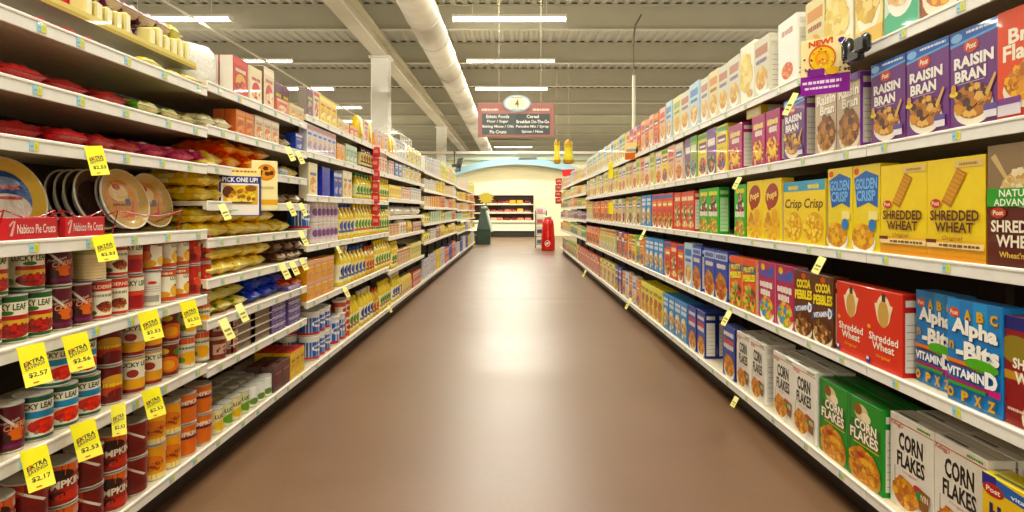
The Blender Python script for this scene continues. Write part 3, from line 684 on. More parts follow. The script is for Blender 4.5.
    small('royal2', .1, .18, .06, '3a4a9a', 'slate blue box', ['c8c8d8', 'c8a0a0', '4a5ab0', '7a8ac0'])
    small('creamtall', .15, .2, .06, 'e8dcb8', 'cream baking mix box', ['e8e2cc', '5a5a8a', 'd89a50', 'e8b870'], side='c8c0a8')
    small('orangebox', .13, .12, .07, 'e29a2c', 'light orange box', ['d8b0a8', 'e8d8c8', 'e8b040', 'c06a28'])
    small('yelbox', .12, .17, .055, 'e6cc40', 'yellow box', ['f0e090', 'c84a30', 'd8a028', 'f0e8c0'])
    small('mint', .11, .14, .05, 'b8ccb0', 'mint green box', ['d8e0d0', '5a8a7a', '8ab0a0', 'e0d8b0'])
    small('maroon', .12, .135, .07, '4a1a20', 'dark maroon box', ['5a2028', '9a6a60', '6a2a30', '3a1218'], side='5a4440', top='4a1c22')
    small('ylwred', .07, .15, .1, 'e2b830', 'yellow box with red lid', ['e8c84a', '8a5a18', 'd8a020', 'f0d870'], top='d8261c')
    small('purpack', .19, .042, .13, '6a5a90', 'purple flat pack', ['c8c4d8', 'e0dce8', '4a3a80', '8a80b0'], top='9a90b8')
    small('redwhite', .13, .18, .06, 'd8cfc0', 'white box with red panel', ['c83a30', '8a4a40', 'd86a4a', 'e8d8c8'])
    for i, (b, d, cols) in enumerate([('d8c8a8', 'buff', ['c86a40', '8a5a40', 'd89a60', 'e8d8b8']), ('c85a4a', 'brick red', ['e8c8a0', 'f0e0d0', 'a83a30', 'd88a6a']), ('d8d4c8', 'off white', ['8aa0c0', '6a6a90', 'd8b8a0', 'c8d0d8']), ('d8a858', 'ochre', ['e8d0a0', '8a4a28', 'c87a38', 'e8c890']), ('7a88b0', 'blue grey', ['d8d8e0', 'e8e8f0', '5a68a0', 'a8b0c8']), ('d8cc70', 'straw', ['e8e4b0', '7a8a3a', 'b8a838', 'e0d8a0']), ('a87868', 'dusty rose', ['d8c0b0', 'e8d8cc', '8a4a48', 'c89a88'])]):
        small('far%d' % i, .17, .17 + .012*(i % 3), .06, b, d + ' box', cols)
    # foil roasting trays
    mb = MB()
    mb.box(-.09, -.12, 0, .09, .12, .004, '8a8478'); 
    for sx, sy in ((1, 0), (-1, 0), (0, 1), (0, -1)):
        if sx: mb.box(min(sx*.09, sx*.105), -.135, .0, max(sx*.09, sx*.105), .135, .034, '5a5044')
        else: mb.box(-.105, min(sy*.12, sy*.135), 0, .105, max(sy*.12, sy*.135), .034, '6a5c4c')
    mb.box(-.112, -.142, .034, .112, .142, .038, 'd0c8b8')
    o = ob('foil_tray', mb.mesh('foil_tray', PLASTIC)); proto('tray', o, .224, .038, .284, 'brown lidded foil tray', 'tray')
    pie_kind('pieblue', 'd8b868', 'c8c4bc', lambda a: (a.ell(.5, .5, .34, .34, '3a5a98', 16), a.ell(.5, .36, .3, .18, 'e6dcd4', 12), a.ell(.5, .68, .22, .08, '8aa0c8'), a.scr(.5, .62, .4, .06, 'd87a70'), a.rect(.3, .46, .7, .5, 'c04038')), 'gold rimmed pie crust with blue label', .108)
    pie_kind('piepeach', 'cdb078', 'd8a868', lambda a: (a.ell(.5, .5, .34, .34, 'e0a058', 16), a.ell(.46, .62, .2, .14, 'efd4a0'), a.poly([(.36, .2), (.62, .3), (.74, .52), (.66, .22)], 'd8481c'), a.ell(.44, .72, .08, .05, 'c84a38'), a.rect(.56, .42, .66, .52, '4a5a8a'), a.scr(.46, .42, .36, .05, '8a4a20')), 'foil pie crust with peach coloured label', .106)
    pie_kind('piedark', '6a5648', '2c1a14', lambda a: a.ell(.5, .5, .3, .3, '3a2018', 14), 'dark chocolate pie crust in foil pan', .104)
# ------------------------------------------------------------------ the building
XL, XR = 1.235, 1.19       # distance of the two shelf fronts from the camera axis
YEND = 62.
def floor_mat():
    m = bpy.data.materials.new('polished_concrete'); m.use_nodes = True
    nt = m.node_tree; b = nt.nodes['Principled BSDF']
    tc = nt.nodes.new('ShaderNodeTexCoord')
    n1 = nt.nodes.new('ShaderNodeTexNoise'); n1.inputs['Scale'].default_value = 1.6; n1.inputs['Detail'].default_value = 8; n1.inputs['Roughness'].default_value = .65
    n2 = nt.nodes.new('ShaderNodeTexNoise'); n2.inputs['Scale'].default_value = 60; n2.inputs['Detail'].default_value = 5
    mx = nt.nodes.new('ShaderNodeMix'); mx.inputs['Factor'].default_value = .35
    for n in (n1, n2): nt.links.new(tc.outputs['Object'], n.inputs['Vector'])
    nt.links.new(n1.outputs['Fac'], mx.inputs['A']); nt.links.new(n2.outputs['Fac'], mx.inputs['B'])
    r = nt.nodes.new('ShaderNodeValToRGB')
    r.color_ramp.elements[0].position = .3; r.color_ramp.elements[1].position = .7
    r.color_ramp.elements[0].color = lin(FLOOR0); r.color_ramp.elements[1].color = lin(FLOOR1)
    nt.links.new(mx.outputs['Result'], r.inputs['Fac']); nt.links.new(r.outputs['Color'], b.inputs['Base Color'])
    mr = nt.nodes.new('ShaderNodeMapRange'); mr.inputs['To Min'].default_value = .27; mr.inputs['To Max'].default_value = .42
    nt.links.new(n1.outputs['Fac'], mr.inputs['Value']); nt.links.new(mr.outputs['Result'], b.inputs['Roughness'])
    b.inputs['Specular IOR Level'].default_value = .5
    bp = nt.nodes.new('ShaderNodeBump'); bp.inputs['Strength'].default_value = .04; bp.inputs['Distance'].default_value = .01
    nt.links.new(n1.outputs['Fac'], bp.inputs['Height']); nt.links.new(bp.outputs['Normal'], b.inputs['Normal'])
    return m
FLOOR0, FLOOR1 = '644830', '75563e'

def build_room():
    mb = MB(); mb.box(-16, -7, -.1, 16, YEND, 0)
    # expansion joints sawn into the slab
    struct('floor', mb, floor_mat())
    jm = mat_plain('joint_filler', '6a4c3c', .5)
    mb = MB()
    for y in (7.9, 15.9, 23.9): mb.box(-1.6, y, 0, 1.6, y + .012, .0006)
    struct('trim_1', mb, jm)
    wall = mat_plain('cream_wall_paint', 'f3e9c4', .7, noise=.03, scale=2)
    for nm, b in (('wall_left', (-16.2, -7, 0, -16, YEND, 6.2)), ('wall_right', (16, -7, 0, 16.2, YEND, 6.2)), ('wall_front', (-16, -7.2, 0, 16, -7, 6.2)), ('wall_far', (-16, YEND, 0, 16, YEND + .2, 6.2))):
        mb = MB(); mb.box(*b); struct(nm, mb, wall)
    # roof deck: flutes run along the aisle
    deck = mat_plain('roof_deck_paint', 'b6b29e', .7, noise=.03, scale=1.5)
    zt = 5.75; p = .26; mb = MB(); vs = []; fs = []; n = int(32/p)
    for i in range(n + 1):
        x = -16 + i*p
        for dx, z in ((0, zt), (.1, zt), (.13, zt + .04), (.23, zt + .04)):
            vs += [(x + dx, -7, z), (x + dx, YEND, z)]
    for k in range(len(vs)//2 - 1): fs.append((2*k, 2*k + 1, 2*k + 3, 2*k + 2))
    mb.add(vs, fs, lin('ffffff')); struct('ceiling', mb, deck)
    mb = MB(); mb.box(-16.2, -7.2, zt + .1, 16.2, YEND + .2, zt + .2); struct('trim_2', mb, deck)
    # purlins; dark panels above them paint the shade inside the open flutes
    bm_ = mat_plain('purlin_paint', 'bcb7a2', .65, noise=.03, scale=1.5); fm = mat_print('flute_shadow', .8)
    k = 3
    y = 14.4 - 3.25*6
    while y < YEND - 1:
        mb = MB()
        mb.box(-16, y, 5.20, 16, y + .02, zt); mb.box(-16, y - .07, 5.18, 16, y + .09, 5.2, 'fff8e8'); mb.box(-16, y - .07, zt - .015, 16, y + .09, zt - .002)
        o = struct('trim_%d' % k, mb, bm_)
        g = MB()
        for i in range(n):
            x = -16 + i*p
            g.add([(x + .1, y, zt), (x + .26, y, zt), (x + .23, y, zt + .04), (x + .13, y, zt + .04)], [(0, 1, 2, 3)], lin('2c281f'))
        go = ob('flute_shade', g.mesh('flute_shade', fm), o); go['kind'] = 'structure'
        y += 3.25; k += 1
    # girders along the aisle, columns
    wp = mat_plain('white_column_paint', 'f6f4ea', .6, noise=.03, scale=2)
    mb = MB(); mb.box(-3.36, -7, 4.76, -3.04, YEND, 4.8); mb.box(-3.21, -7, 4.8, -3.19, YEND, 5.14); mb.box(-3.36, -7, 5.14, -3.04, YEND, 5.178); struct('trim_%d' % k, mb, mat_plain('girder_paint', 'd2cab0', .6)); k += 1
    for cy in (15.05, 27.6):
        mb = MB(); mb.box(-3.41, cy, 0, -3.0, cy + .4, 4.72, b=.02); mb.box(-3.46, cy - .05, 4.72, -2.95, cy + .45, 4.76); mb.box(-3.45, cy - .04, 0, -2.96, cy + .44, .02)
        struct('trim_%d' % k, mb, wp); k += 1
    # meat department soffit: header wall, arched blue band, cream wall below
    Y = 27.6
    mb = MB(); mb.box(-12, Y + .3, 0, 12, Y + .5, 3.62); struct('wall_back', mb, mat_plain('meat_wall_paint', 'f6ecc2', .7, noise=.02, scale=2))
    mb = MB(); mb.box(-12, Y + .1, 3.3, 12, Y + .3, 3.56); struct('trim_%d' % k, mb, mat_plain('header_paint', 'c9cbb6', .6)); k += 1
    mb = MB(); mb.box(-12, Y - .05, 3.56, 12, Y + .5, 3.68); struct('trim_%d' % k, mb, mat_plain('header_cap', 'f4efdc', .5)); k += 1
    mb = MB(); vs = []; fs = []; N = 32; R = 8.3; zc = 3.36 - R
    for i in range(N + 1):
        a = -.62 + 1.24*i/N
        for r, y in ((R, Y - .25), (R - .27, Y - .25), (R - .27, Y + .3), (R, Y + .3)):
            vs.append((.15 + r*math.sin(a), y, zc + r*math.cos(a)))
    for i in range(N):
        for q in range(4): fs.append((4*i + q, 4*i + (q + 1) % 4, 4*i + 4 + (q + 1) % 4, 4*i + 4 + q))
    mb.add(vs, fs, lin('ffffff')); struct('trim_%d' % k, mb, mat_plain('blue_arch_paint', 'a4d0e2', .5, noise=.03)); k += 1

def tube_mat(s):
    m = bpy.data.materials.new('lit_tube'); m.use_nodes = True; nt = m.node_tree; b = nt.nodes['Principled BSDF']
    b.inputs['Base Color'].default_value = (1, 1, 1, 1); b.inputs['Emission Color'].default_value = (1, .93, .76, 1); b.inputs['Emission Strength'].default_value = s
    n = nt.nodes.new('ShaderNodeTexNoise'); mr = nt.nodes.new('ShaderNodeMapRange'); mr.inputs['To Min'].default_value = s*.95; mr.inputs['To Max'].default_value = s*1.05
    nt.links.new(n.outputs['Fac'], mr.inputs['Value']); nt.links.new(mr.outputs['Result'], b.inputs['Emission Strength'])
    return m

def build_lights():
    hm = mat_plain('fixture_enamel', 'f2efe4', .4); tm = tube_mat(9.)
    hmb = MB(); hmb.box(-1.22, -.12, .03, 1.22, .12, .09, b=.01); hmb.box(-1.23, -.13, -.03, -1.21, .13, .09); hmb.box(1.21, -.13, -.03, 1.23, .13, .09)
    for x in (-.8, .8): hmb.tube([(x, 0, .09), (x, 0, .5)], .006)
    hme = hmb.mesh('housing', hm)
    tmb = MB(); tmb.lathe([(.022, -1.2), (.022, 1.2)], 10)
    tm2 = MB()
    for dy in (-.06, .06):
        tm2.add([(z, y + dy, x) for x, y, z in tmb.v], tmb.f, lin('ffffff'))
    tme = tm2.mesh('tube', tm, True)
    n = 0
    def fix(x, y, lab, grp, rz=0., en=60.):
        e = empty('ceiling_light', (x, y, 5.22 - .0), rz); ob('housing', hme, e); ob('tube', tme, e)
        tag(e, lab, 'ceiling light', grp)
    ys = [13.75 + 3.92*i for i in range(-5, 8)]
    for i, y in enumerate(ys):
        vis = i - 5
        if vis >= 0:
            fix(-.12, y, f'lit twin-tube ceiling light over the aisle, {ordw(vis + 1)} from near end of its row', 'lights over the aisle')
    for i in range(6):
        fix(-7.35, 13.75 + 3.92*i, f'lit ceiling light left of the white column row, {ordw(i + 1)} from near end', 'lights over the left aisle')
    fix(-6.28, 9.1, 'ceiling light running lengthwise at top left above the yellow tray', None, PI/2)
    # lamps of the fixtures, then fill lamps added without fixtures
    def lamp(x, y, sx, sy, e, z=5.16):
        l = bpy.data.lights.new('fluorescent_or_fill', 'AREA'); l.shape = 'RECTANGLE'; l.size = sx; l.size_y = sy; l.energy = e; l.color = LCOL
        o = bpy.data.objects.new('fluorescent_or_fill_lamp', l); COL.objects.link(o); o.location = (x, y, z)
    for y in ys: lamp(-.12, y, 2.4, .2, LE if y > 12 else LE*1.0)
    for x in (-7.35, 7.35):
        for i in range(-2, 6, 2): lamp(x, 13.75 + 3.92*i, 2.4, .2, LE*1.6)
    for x in (-6., -2., 2., 6.): lamp(x, 24.6, 3., .3, LE*FARL, 3.4)  # added fill row brightening the meat case and back wall, no fixtures
    def up(x, y, e):
        l = bpy.data.lights.new('ceiling_fill', 'AREA'); l.shape = 'RECTANGLE'; l.size = 7.; l.size_y = 3.; l.energy = e; l.color = LCOL  # added fill facing up to brighten the ceiling, hangs free of any fixture
        o = bpy.data.objects.new('ceiling_fill_lamp', l); COL.objects.link(o); o.location = (x, y, 3.9); o.rotation_euler = (PI, 0, 0)
    l = bpy.data.lights.new('front_fill', 'AREA'); l.shape = 'RECTANGLE'; l.size = 7.; l.size_y = 2.4; l.energy = FRONT; l.color = (1., .97, .9)  # added soft fill behind the camera, standing in for assumed daylight
    o = bpy.data.objects.new('front_fill', l); COL.objects.link(o); o.location = (0, -6.8, 2.); o.rotation_euler = (PI/2, 0, 0)
    for y in ys: up(.3, y, UPE); 
    for x in (-7.35, 7.35):
        for y in ys[::1]: up(x, y, UPE)

FRONT = 200.; UPE = 44.; LE = 178.; FARL = .55; LCOL = (1., .965, .82)

def text_obj(mb, fn, t, cx, cy, w, h, col, bold=.02, shear=0., lift=.001):
    vs, fs = glyphs(t, bold, shear); mb.add([fn(cx + x*w, cy + y*h, lift) for x, y in vs], fs, lin(col))

def build_hanging():
    # air duct
    prof = []; mb = MB(); ys = [-7]; y = -7
    vs = []; fs = []; n = 28; rings = []
    y = -6.9
    while y < 41:
        rings += [(y, .3), (y + 1.46, .3), (y + 1.47, .312), (y + 1.5, .312), (y + 1.51, .3)]; y += 1.52
    for y, r in rings:
        for i in range(n):
            a = 2*PI*i/n; vs.append((-1.65 + r*math.cos(a), y, 4.6 + r*math.sin(a)))
    for k in range(len(rings) - 1):
        for i in range(n):
            j = (i + 1) % n; fs.append((k*n + i, k*n + j, (k + 1)*n + j, (k + 1)*n + i))
    fs.append(tuple(range(n))); fs.append(tuple(range((len(rings) - 1)*n, len(rings)*n)))
    mb.add(vs, fs, lin('ffffff'))
    o = ob('air_duct', mb.mesh('air_duct', mat_plain('duct_paint', 'bdb49e', .5, noise=.1, scale=3), True)); tag(o, 'big round cream air duct running along the ceiling left of the lights', 'air duct')
    h = MB(); h.box(-.02, -.004, 0, .02, .004, .29); hm = h.mesh('hanger_strap', STEEL)
    for k in range(9): ob('hanger_strap', hm, o, (-1.65, 7.93 + 3.25*k, 4.895))
    cp = mat_plain('conduit', 'cfc6aa', .5)
    for x, lab in ((6.07, 'thin straight conduit pipe along the ceiling at right'), (-6.77, 'thin straight conduit pipe along the ceiling at left')):
        mb = MB(); mb.tube([(x, -6, 5.151), (x, 40, 5.151)], .03, 8); tag(ob('conduit_pipe', mb.mesh('conduit_pipe', cp)), lab, 'pipe')
    mb = MB(); mb.tube([(2.62, 13.2, 5.16), (2.5, 13.2, 4.95), (2.46, 13.2, 4.75), (2.46, 13.2, 3.9)], .02, 8, '6a6350'); mb.tube([(2.46, 13.2, 3.9), (2.46, 13.2, .0)], .035, 8, 'f0ecdc')
    o = ob('power_pole', mb.mesh('power_pole', PAPER)); tag(o, 'thin white power drop pole hanging from the ceiling beyond the right shelves', 'pole')
    # aisle sign
    Y = 10.2; s = Y/F
    X = lambda px: (px - VX)*s
    Z = lambda py: HC + (VY - py)*s
    e = empty('aisle_sign', (X(516), Y, Z(137)))
    e2 = lambda px, py: (X(px) - X(516), Z(py) - Z(137))
    fn = lambda px, py, l: (e2(px, py)[0], -.012 - l, e2(px, py)[1])
    mb = MB(); x0, z0 = e2(478, 137); x1, z1 = e2(554, 103); mb.box(x0, -.012, z0, x1, .012, z1, 'ad7a74', b=.003)
    # swash lettering either side of the oval
    ar = Art(mb, lambda u, v, l: fn(478 + u*76, 137 - v*34, l), .0004, 76/34)
    ar.scr(.16, .8, .22, .07, 'f2ddd0'); ar.scr(.83, .8, .22, .07, 'f2ddd0')
    ar.rect(.055, .07, .49, .68, '53595a'); ar.rect(.49, .07, .945, .68, '4a5052')
    L = [('Ethnic Foods', .26, .3), ('Flour / Sugar', .26, .28), ('Baking Mixes / Oils', .265, .41), ('Pie Crusts', .265, .22)]
    Rr = [('Cereal', .72, .16), ('Breakfast On-The-Go', .72, .43), ('Pancake Mix / Syrup', .715, .43), ('Spices / Nuts', .715, .28)]
    for q in (L, Rr):
        for i, (t, cx, w) in enumerate(q): ar.txt(t, cx, .6 - i*.15, w, .1, 'f6f4ee', .025)
    ob('sign_panel', mb.mesh('sign_panel', PAPER), e)
    mb = MB(); cx, cz = e2(517, 103.5); vs = []; N = 32
    for y in (-.022, -.012):
        for i in range(N): a = 2*PI*i/N; vs.append((cx + .22*math.cos(a), y, cz + .135*math.sin(a)))
    mb.add(vs, [tuple(range(N)), tuple(range(N, 2*N))] + [(i, (i + 1) % N, N + (i + 1) % N, N + i) for i in range(N)], lin('b4c8d4'))
    ar = Art(mb, lambda u, v, l: (cx - .22 + u*.44, -.022 - l, cz - .135 + v*.27), .0005, .44/.27)
    ar.ell(.5, .5, .44, .42, 'eef0ea', 14); ar.ell(.5, .48, .3, .3, 'f6f0d2', 12); ar.txt('4', .5, .5, .14, .46, '8a6a4a', .02); ar.scr(.5, .84, .4, .08, 'c0a890'); ar.scr(.5, .14, .4, .07, 'a8b8c4')
    ob('number_oval', mb.mesh('number_oval', PAPER), e)
    mb = MB()
    for px in (499, 541): mb.tube([(e2(px, 103)[0], 0, z1 - .01), (e2(px, 103)[0], 0, 5.15 - Z(137))], .004, 5, 'b8b09a')
    ob('suspension_wire', mb.mesh('suspension_wire', PLASTIC), e)
    tag(e, 'hanging aisle sign with rose frame, grey panels and oval number four', 'aisle sign')
    # hanging monitor
    Y = 26.9; s = Y/F; e = empty('hanging_monitor', ((459 - VX)*s, Y, HC + (VY - 165)*s))
    mb = MB(); mb.box(-.03, -.34, -.3, .03, .34, .3, '17181a', b=.01); o = ob('screen', mb.mesh('screen', PLASTIC), e); o.rotation_euler = (0, .22, .35)
    mb = MB(); mb.box(-.3, -.06, -.1, -.02, .06, .04, '202022'); mb.tube([(-.2, 0, .0), (-.2, 0, 3.6 - e.location.z), (-.2, .64, 3.6 - e.location.z)], .025, 8, '2a2a2a'); ob('mount', mb.mesh('mount', PLASTIC), e)
    tag(e, 'black monitor hanging from a thin pole above the far left shelves', 'monitor')
    # inflatable yellow bottles
    for px, w, lab, sh in ((557, .085, 'slim yellow inflatable bottle hanging left of its wider twin', 0), (568.5, .13, 'wide-based yellow inflatable bottle hanging beyond the right shelves', 1)):
        Y = 17.2; s = Y/F; e = empty('inflatable_bottle', ((px - VX)*s, Y, HC + (VY - 164)*s))
        mb = MB(); H = .66
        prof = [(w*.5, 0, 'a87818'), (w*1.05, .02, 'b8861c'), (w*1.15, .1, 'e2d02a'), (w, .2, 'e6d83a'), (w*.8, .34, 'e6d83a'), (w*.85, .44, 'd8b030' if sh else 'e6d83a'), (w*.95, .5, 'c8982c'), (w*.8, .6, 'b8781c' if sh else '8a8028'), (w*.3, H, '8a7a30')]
        mb.lathe(prof, 16); ob('body', mb.mesh('body', PLASTIC, True), e)
        mb = MB(); mb.tube([(0, 0, H), (0, 0, 5.2 - e.location.z)], .004, 5, 'c0b8a0'); ob('string', mb.mesh('string', PLASTIC), e)
        tag(e, lab, 'inflatable')

def build_far():
    # open meat case
    Y = 26.6; e = empty('meat_case', (0, Y, 0)); x0, x1 = -4.2, .82
    def part(nm, boxes, mat=PAPER):
        mb = MB()
        for b in boxes: mb.box(*b)
        return ob(nm, mb.mesh(nm, mat), e)
    part('kick_base', [(x0, .05, 0, x1, .9, .26, '1e1e18')]); part('front_panel', [(x0, .0, .26, x1, .06, .56, 'f2ead0'), (x0, -.02, .56, x1, .08, .62, '8a8a70'), (x0, -.01, .62, x1, .07, .7, 'f0e8cc')])
    part('case_back', [(x0, .86, .26, x1, .9, 1.78, '4a2a22'), (x1 - .03, .06, .56, x1, .9, 1.78, 'e8dcc4')]); part('well_floor', [(x0, .06, .56, x1, .86, .66, 'd8c8a8')])
    for z in (1.0, 1.36):
        sh = part('shelf', [(x0, .28 + (z - .9)*.2, z, x1, .86, z + .02, 'a89880'), (x0, .26 + (z - .9)*.2, z - .02, x1, .28 + (z - .9)*.2, z + .025, 'd8ccb0')])
    part('canopy', [(x0, .4, 1.76, x1, .9, 1.84, 'f0d8c4')])
    tag(e, 'long open meat case with white front across the far end of the aisle', 'meat case')
    rg = random.Random(5); pk = {}
    for c in ('a03028', '7a2420', 'c05a4a', 'd88a78', 'e0a888'):
        mb = MB(); mb.box(-.14, -.13, 0, .14, .13, .03, 'e8d8cc', b=.006); mb.box(-.13, -.12, .03, .13, .12, .1, c, b=.03); pk[c] = mb.mesh('meat_tray', FOIL)
    rows = [(.66, .3, 'bottom well'), (1.02, .48, 'middle shelf'), (1.38, .55, 'top shelf')]
    for z, dy, nm in rows:
        for i in range(7):
            x = -1.2 + i*.29 + rg.uniform(-.02, .02)
            c = rg.choice(list(pk)); o = ob('meat_tray', pk[c], None, (x, Y + dy, z), 0, (.25, 0, 0)); o.location.z += .036
            register(o, 'wrapped tray of red meat', f'{nm} of the meat case', 'meat tray', x)
    mb = MB(); mb.box(-.12, -.004, 0, .12, .004, .16, 'f0a828'); me = mb.mesh('price_card', PAPER)
    for x, z, nm in ((-.1, 1.39, 'left orange price card on the top meat shelf'), (.2, 1.39, 'right orange price card on the top meat shelf'), (.22, 1.03, 'orange price card on the middle meat shelf')):
        tag(ob('price_card', me, None, (x, Y + .36, z)), nm, 'price card')
    for px, py, w, h, lab in ((527.5, 156, .8, .24, 'grey slatted air vent over the middle of the blue arch'),):
        Yv = 27.3; s = Yv/F; mb = MB(); mb.box(-w/2, 0, -h/2, w/2, .05, h/2, '9a9c8c', b=.01)
        for k in range(5): mb.box(-w*.46, -.012, -h*.42 + k*h*.19, w*.46, 0, -h*.34 + k*h*.19, '787a6c')
        tag(ob('air_vent', mb.mesh('air_vent', PAPER), None, ((px - VX)*s, Yv, HC + (VY - py)*s)), lab, 'vent')
    # yellow sunburst sign left
    Yg = 22.5; e = empty('yellow_sign', (-1.02, Yg, 0)); mb = MB(); pts = []
    for i in range(24):
        a = 2*PI*i/24; r = (.3 if i % 2 else .2); pts.append((r*math.cos(a), r*.8*math.sin(a)))
    mb.add([(x, -.01, 1.55 + z) for x, z in pts] + [(x, .01, 1.55 + z) for x, z in pts], [tuple(range(24)), tuple(range(24, 48))] + [(i, (i + 1) % 24, 24 + (i + 1) % 24, 24 + i) for i in range(24)], lin('d8c468'))
    ob('board', mb.mesh('board', PAPER), e); mb = MB(); mb.tube([(0, .02, 0), (0, .02, 1.5)], .02, 8, '5a5a50'); mb.lathe([(.2, 0), (.2, .02), (.03, .03)], 16, '5a5a50'); ob('stand', mb.mesh('stand', PLASTIC), e)
    tag(e, 'yellow starburst sign on a stand behind the green display', 'sign')
    # green wedge display
    e = empty('green_display', (-1.0, 20.9, 0)); mb = MB()
    pr = [(-.25, -.2), (.2, -.2), (.2, .25), (-.25, .25)]; pt = [(-.12, -.1), (.06, -.1), (.06, .12), (-.12, .12)]
    pm = [(-.24, -.19), (.2, -.19), (.2, .24), (-.24, .24)]
    vs = [(x, y, .0) for x, y in pr] + [(x, y, .5) for x, y in pm] + [(x, y, 1.1) for x, y in pt]
    fs = [(0, 1, 2, 3), (8, 9, 10, 11)] + [(a + i, a + (i + 1) % 4, a + 4 + (i + 1) % 4, a + 4 + i) for a in (0, 4) for i in range(4)]
    mb.add(vs, fs, lin('032e14')); ob('body', mb.mesh('body', PLASTIC), e)
    mb = MB(); mb.tube([(.08, -.13, 1.1), (.26, -.22, .42)], .045, 6, 'cfe0cf'); ob('pale_arm', mb.mesh('pale_arm', PLASTIC), e)
    mb = MB(); mb.lathe([(.1, 1.1), (.13, 1.14), (.12, 1.2), (.05, 1.24)], 12, '5a6a58'); ob('top_cap', mb.mesh('top_cap', PLASTIC, True), e)
    mb = MB(); mb.box(-.34, -.16, 0, -.25, .2, .3, '3a3a34', b=.01); ob('side_box', mb.mesh('side_box', PLASTIC), e)
    tag(e, 'dark green wedge-shaped display standing at the end of the left shelves', 'display')
    # red barrel cooler
    e = empty('red_cooler', (.92, 17.7, 0)); mb = MB()
    mb.lathe([(.17, 0), (.19, .02), (.19, .3), (.175, .5), (.16, .72), (.14, .84), (.1, .88)], 24, 'd01c18'); ob('barrel', mb.mesh('barrel', PLASTIC, True), e)
    mb = MB(); rr = .192
    for rad, c, l in ((.08, 'f0e6e0', 0), (.05, 'd01c18', .002), (.032, 'f0e6e0', .004)):
        N = 16; mb.add([( (rr + l)*math.sin(-.15 + rad/rr*math.cos(2*PI*i/N)), -(rr + l)*math.cos(-.15 + rad/rr*math.cos(2*PI*i/N)), .2 + rad*math.sin(2*PI*i/N)) for i in range(N)], [tuple(range(N))], lin(c))
    ob('roundel', mb.mesh('roundel', PAPER), e)
    mb = MB(); mb.lathe([(.09, .88), (.1, .9), (.09, .93), (.04, .95)], 16, '9a9488'); ob('lid', mb.mesh('lid', PLASTIC, True), e)
    tag(e, 'red barrel cooler with white roundel at the end of the right shelves', 'cooler')
    # rack of packs left of the cooler
    e = empty('wire_rack', (.77, 18.9, 0)); mb = MB()
    for x in (-.16, .16):
        for y in (-.15, .15): mb.tube([(x, y, 0), (x, y, 1.1)], .012, 6, '6a6a68')
    ob('frame', mb.mesh('frame', PLASTIC), e)
    for z in (.1, .4, .7, 1.0):
        mb = MB(); mb.box(-.17, -.16, z, .17, .16, z + .015, '8a8a86'); ob('shelf', mb.mesh('shelf', PLASTIC), e)
    tag(e, 'grey wire rack of white packs standing left of the red cooler', 'rack')
    for i, z in enumerate((.1155, .4155, .7155, 1.0155)):
        mb = MB(); mb.box(-.14, -.13, 0, .14, .13, .2, 'eae8e0', b=.01); mb.box(-.12, -.134, .02, .05, -.129, .13, ['5a6a70', '3a3a50', 'c86a60', 'd8a0a8'][i]); o = ob('paper_pack', mb.mesh('paper_pack', PAPER), None, (.77, 18.9, z))
        tag(o, ['white pack on the bottom', 'white pack on the middle', 'white pack on the upper', 'white pack on the topmost'][i] + ' level of the grey wire rack', 'pack')

# ------------------------------------------------------------------ gondola shelving
def shelf_mesh(L, depth, thick=.018):
    mb = MB(); mb.box(-L/2, 0, -thick, L/2, depth, 0, 'ffffff'); mb.box(-L/2, .0, -.034, L/2, .014, -thick, 'ffffff'); return mb
_sm = {}
def shelving_unit(side, y0, y1, tops, base, lab, far=False, tagn=4):
    """side -1 = left, +1 = right; local x runs along the aisle, local y goes into the shelf"""
    X = XL if side < 0 else XR; L = y1 - y0; rz = PI/2 if side < 0 else -PI/2
    e = empty('shelving_unit', (side*X, (y0 + y1)/2, 0), rz)
    key = (round(L, 3), side)
    ztop = max(tops) + .02
    mb = MB(); mb.box(-L/2, .47, .0, L/2, .5, ztop); ob('back_panel', mb.mesh('back_panel', BACK), e)
    for x in (-L/2, L/2 - .03):
        mb = MB(); mb.box(x, .44, 0, x + .03, .47, ztop); ob('upright', mb.mesh('upright', BACK), e)
    mb = MB(); mb.box(-L/2, .07, 0, L/2, .09, .116); ob('kick_plate', mb.mesh('kick_plate', KICK), e)
    rg = random.Random(int(y0*100) + side)
    for i, z in enumerate(sorted(tops, reverse=True) + [base]):
        k2 = (round(L, 3), i == len(tops))
        if k2 not in _sm:
            m1 = shelf_mesh(L - .004, .46).mesh('shelf', UNDER); m2 = MB()
            m2.box(-L/2 + .002, -.006, -.038, L/2 - .002, -.0004, .002, 'ffffff', b=.0012); m2.box(-L/2 + .002, -.008, -.006, L/2 - .002, -.006, -.001, 'ffffff')
            _sm[k2] = (m1, m2.mesh('price_rail', RAIL))
        so = ob('shelf', _sm[k2][0], e, (0, 0, z)); ob('price_rail', _sm[k2][1], so)
        if tagn:
            for q in range(tagn):
                x = -L/2 + (q + .3 + .4*rg.random())*L/tagn
                if 'pl' not in _sm:
                    t = MB(); t.box(-.016, -.0078, -.031, 0, -.0064, -.008, 'a8d4e0'); t.box(0, -.0078, -.031, .013, -.0064, -.008, 'e4e46a'); t.box(.013, -.0078, -.031, .017, -.0064, -.008, 'c8d4a8')
                    t.box(-.013, -.0080, -.022, -.004, -.0079, -.019, '7a9ab0'); t.box(.003, -.0080, -.026, .010, -.0079, -.014, 'd8d048')
                    _sm['pl'] = t.mesh('price_label', PAPER)
                ob('price_label', _sm['pl'], so, (x, 0, 0))
    tag(e, lab, 'shelving unit', 'left shelving units' if side < 0 else 'right shelving units')
    return e
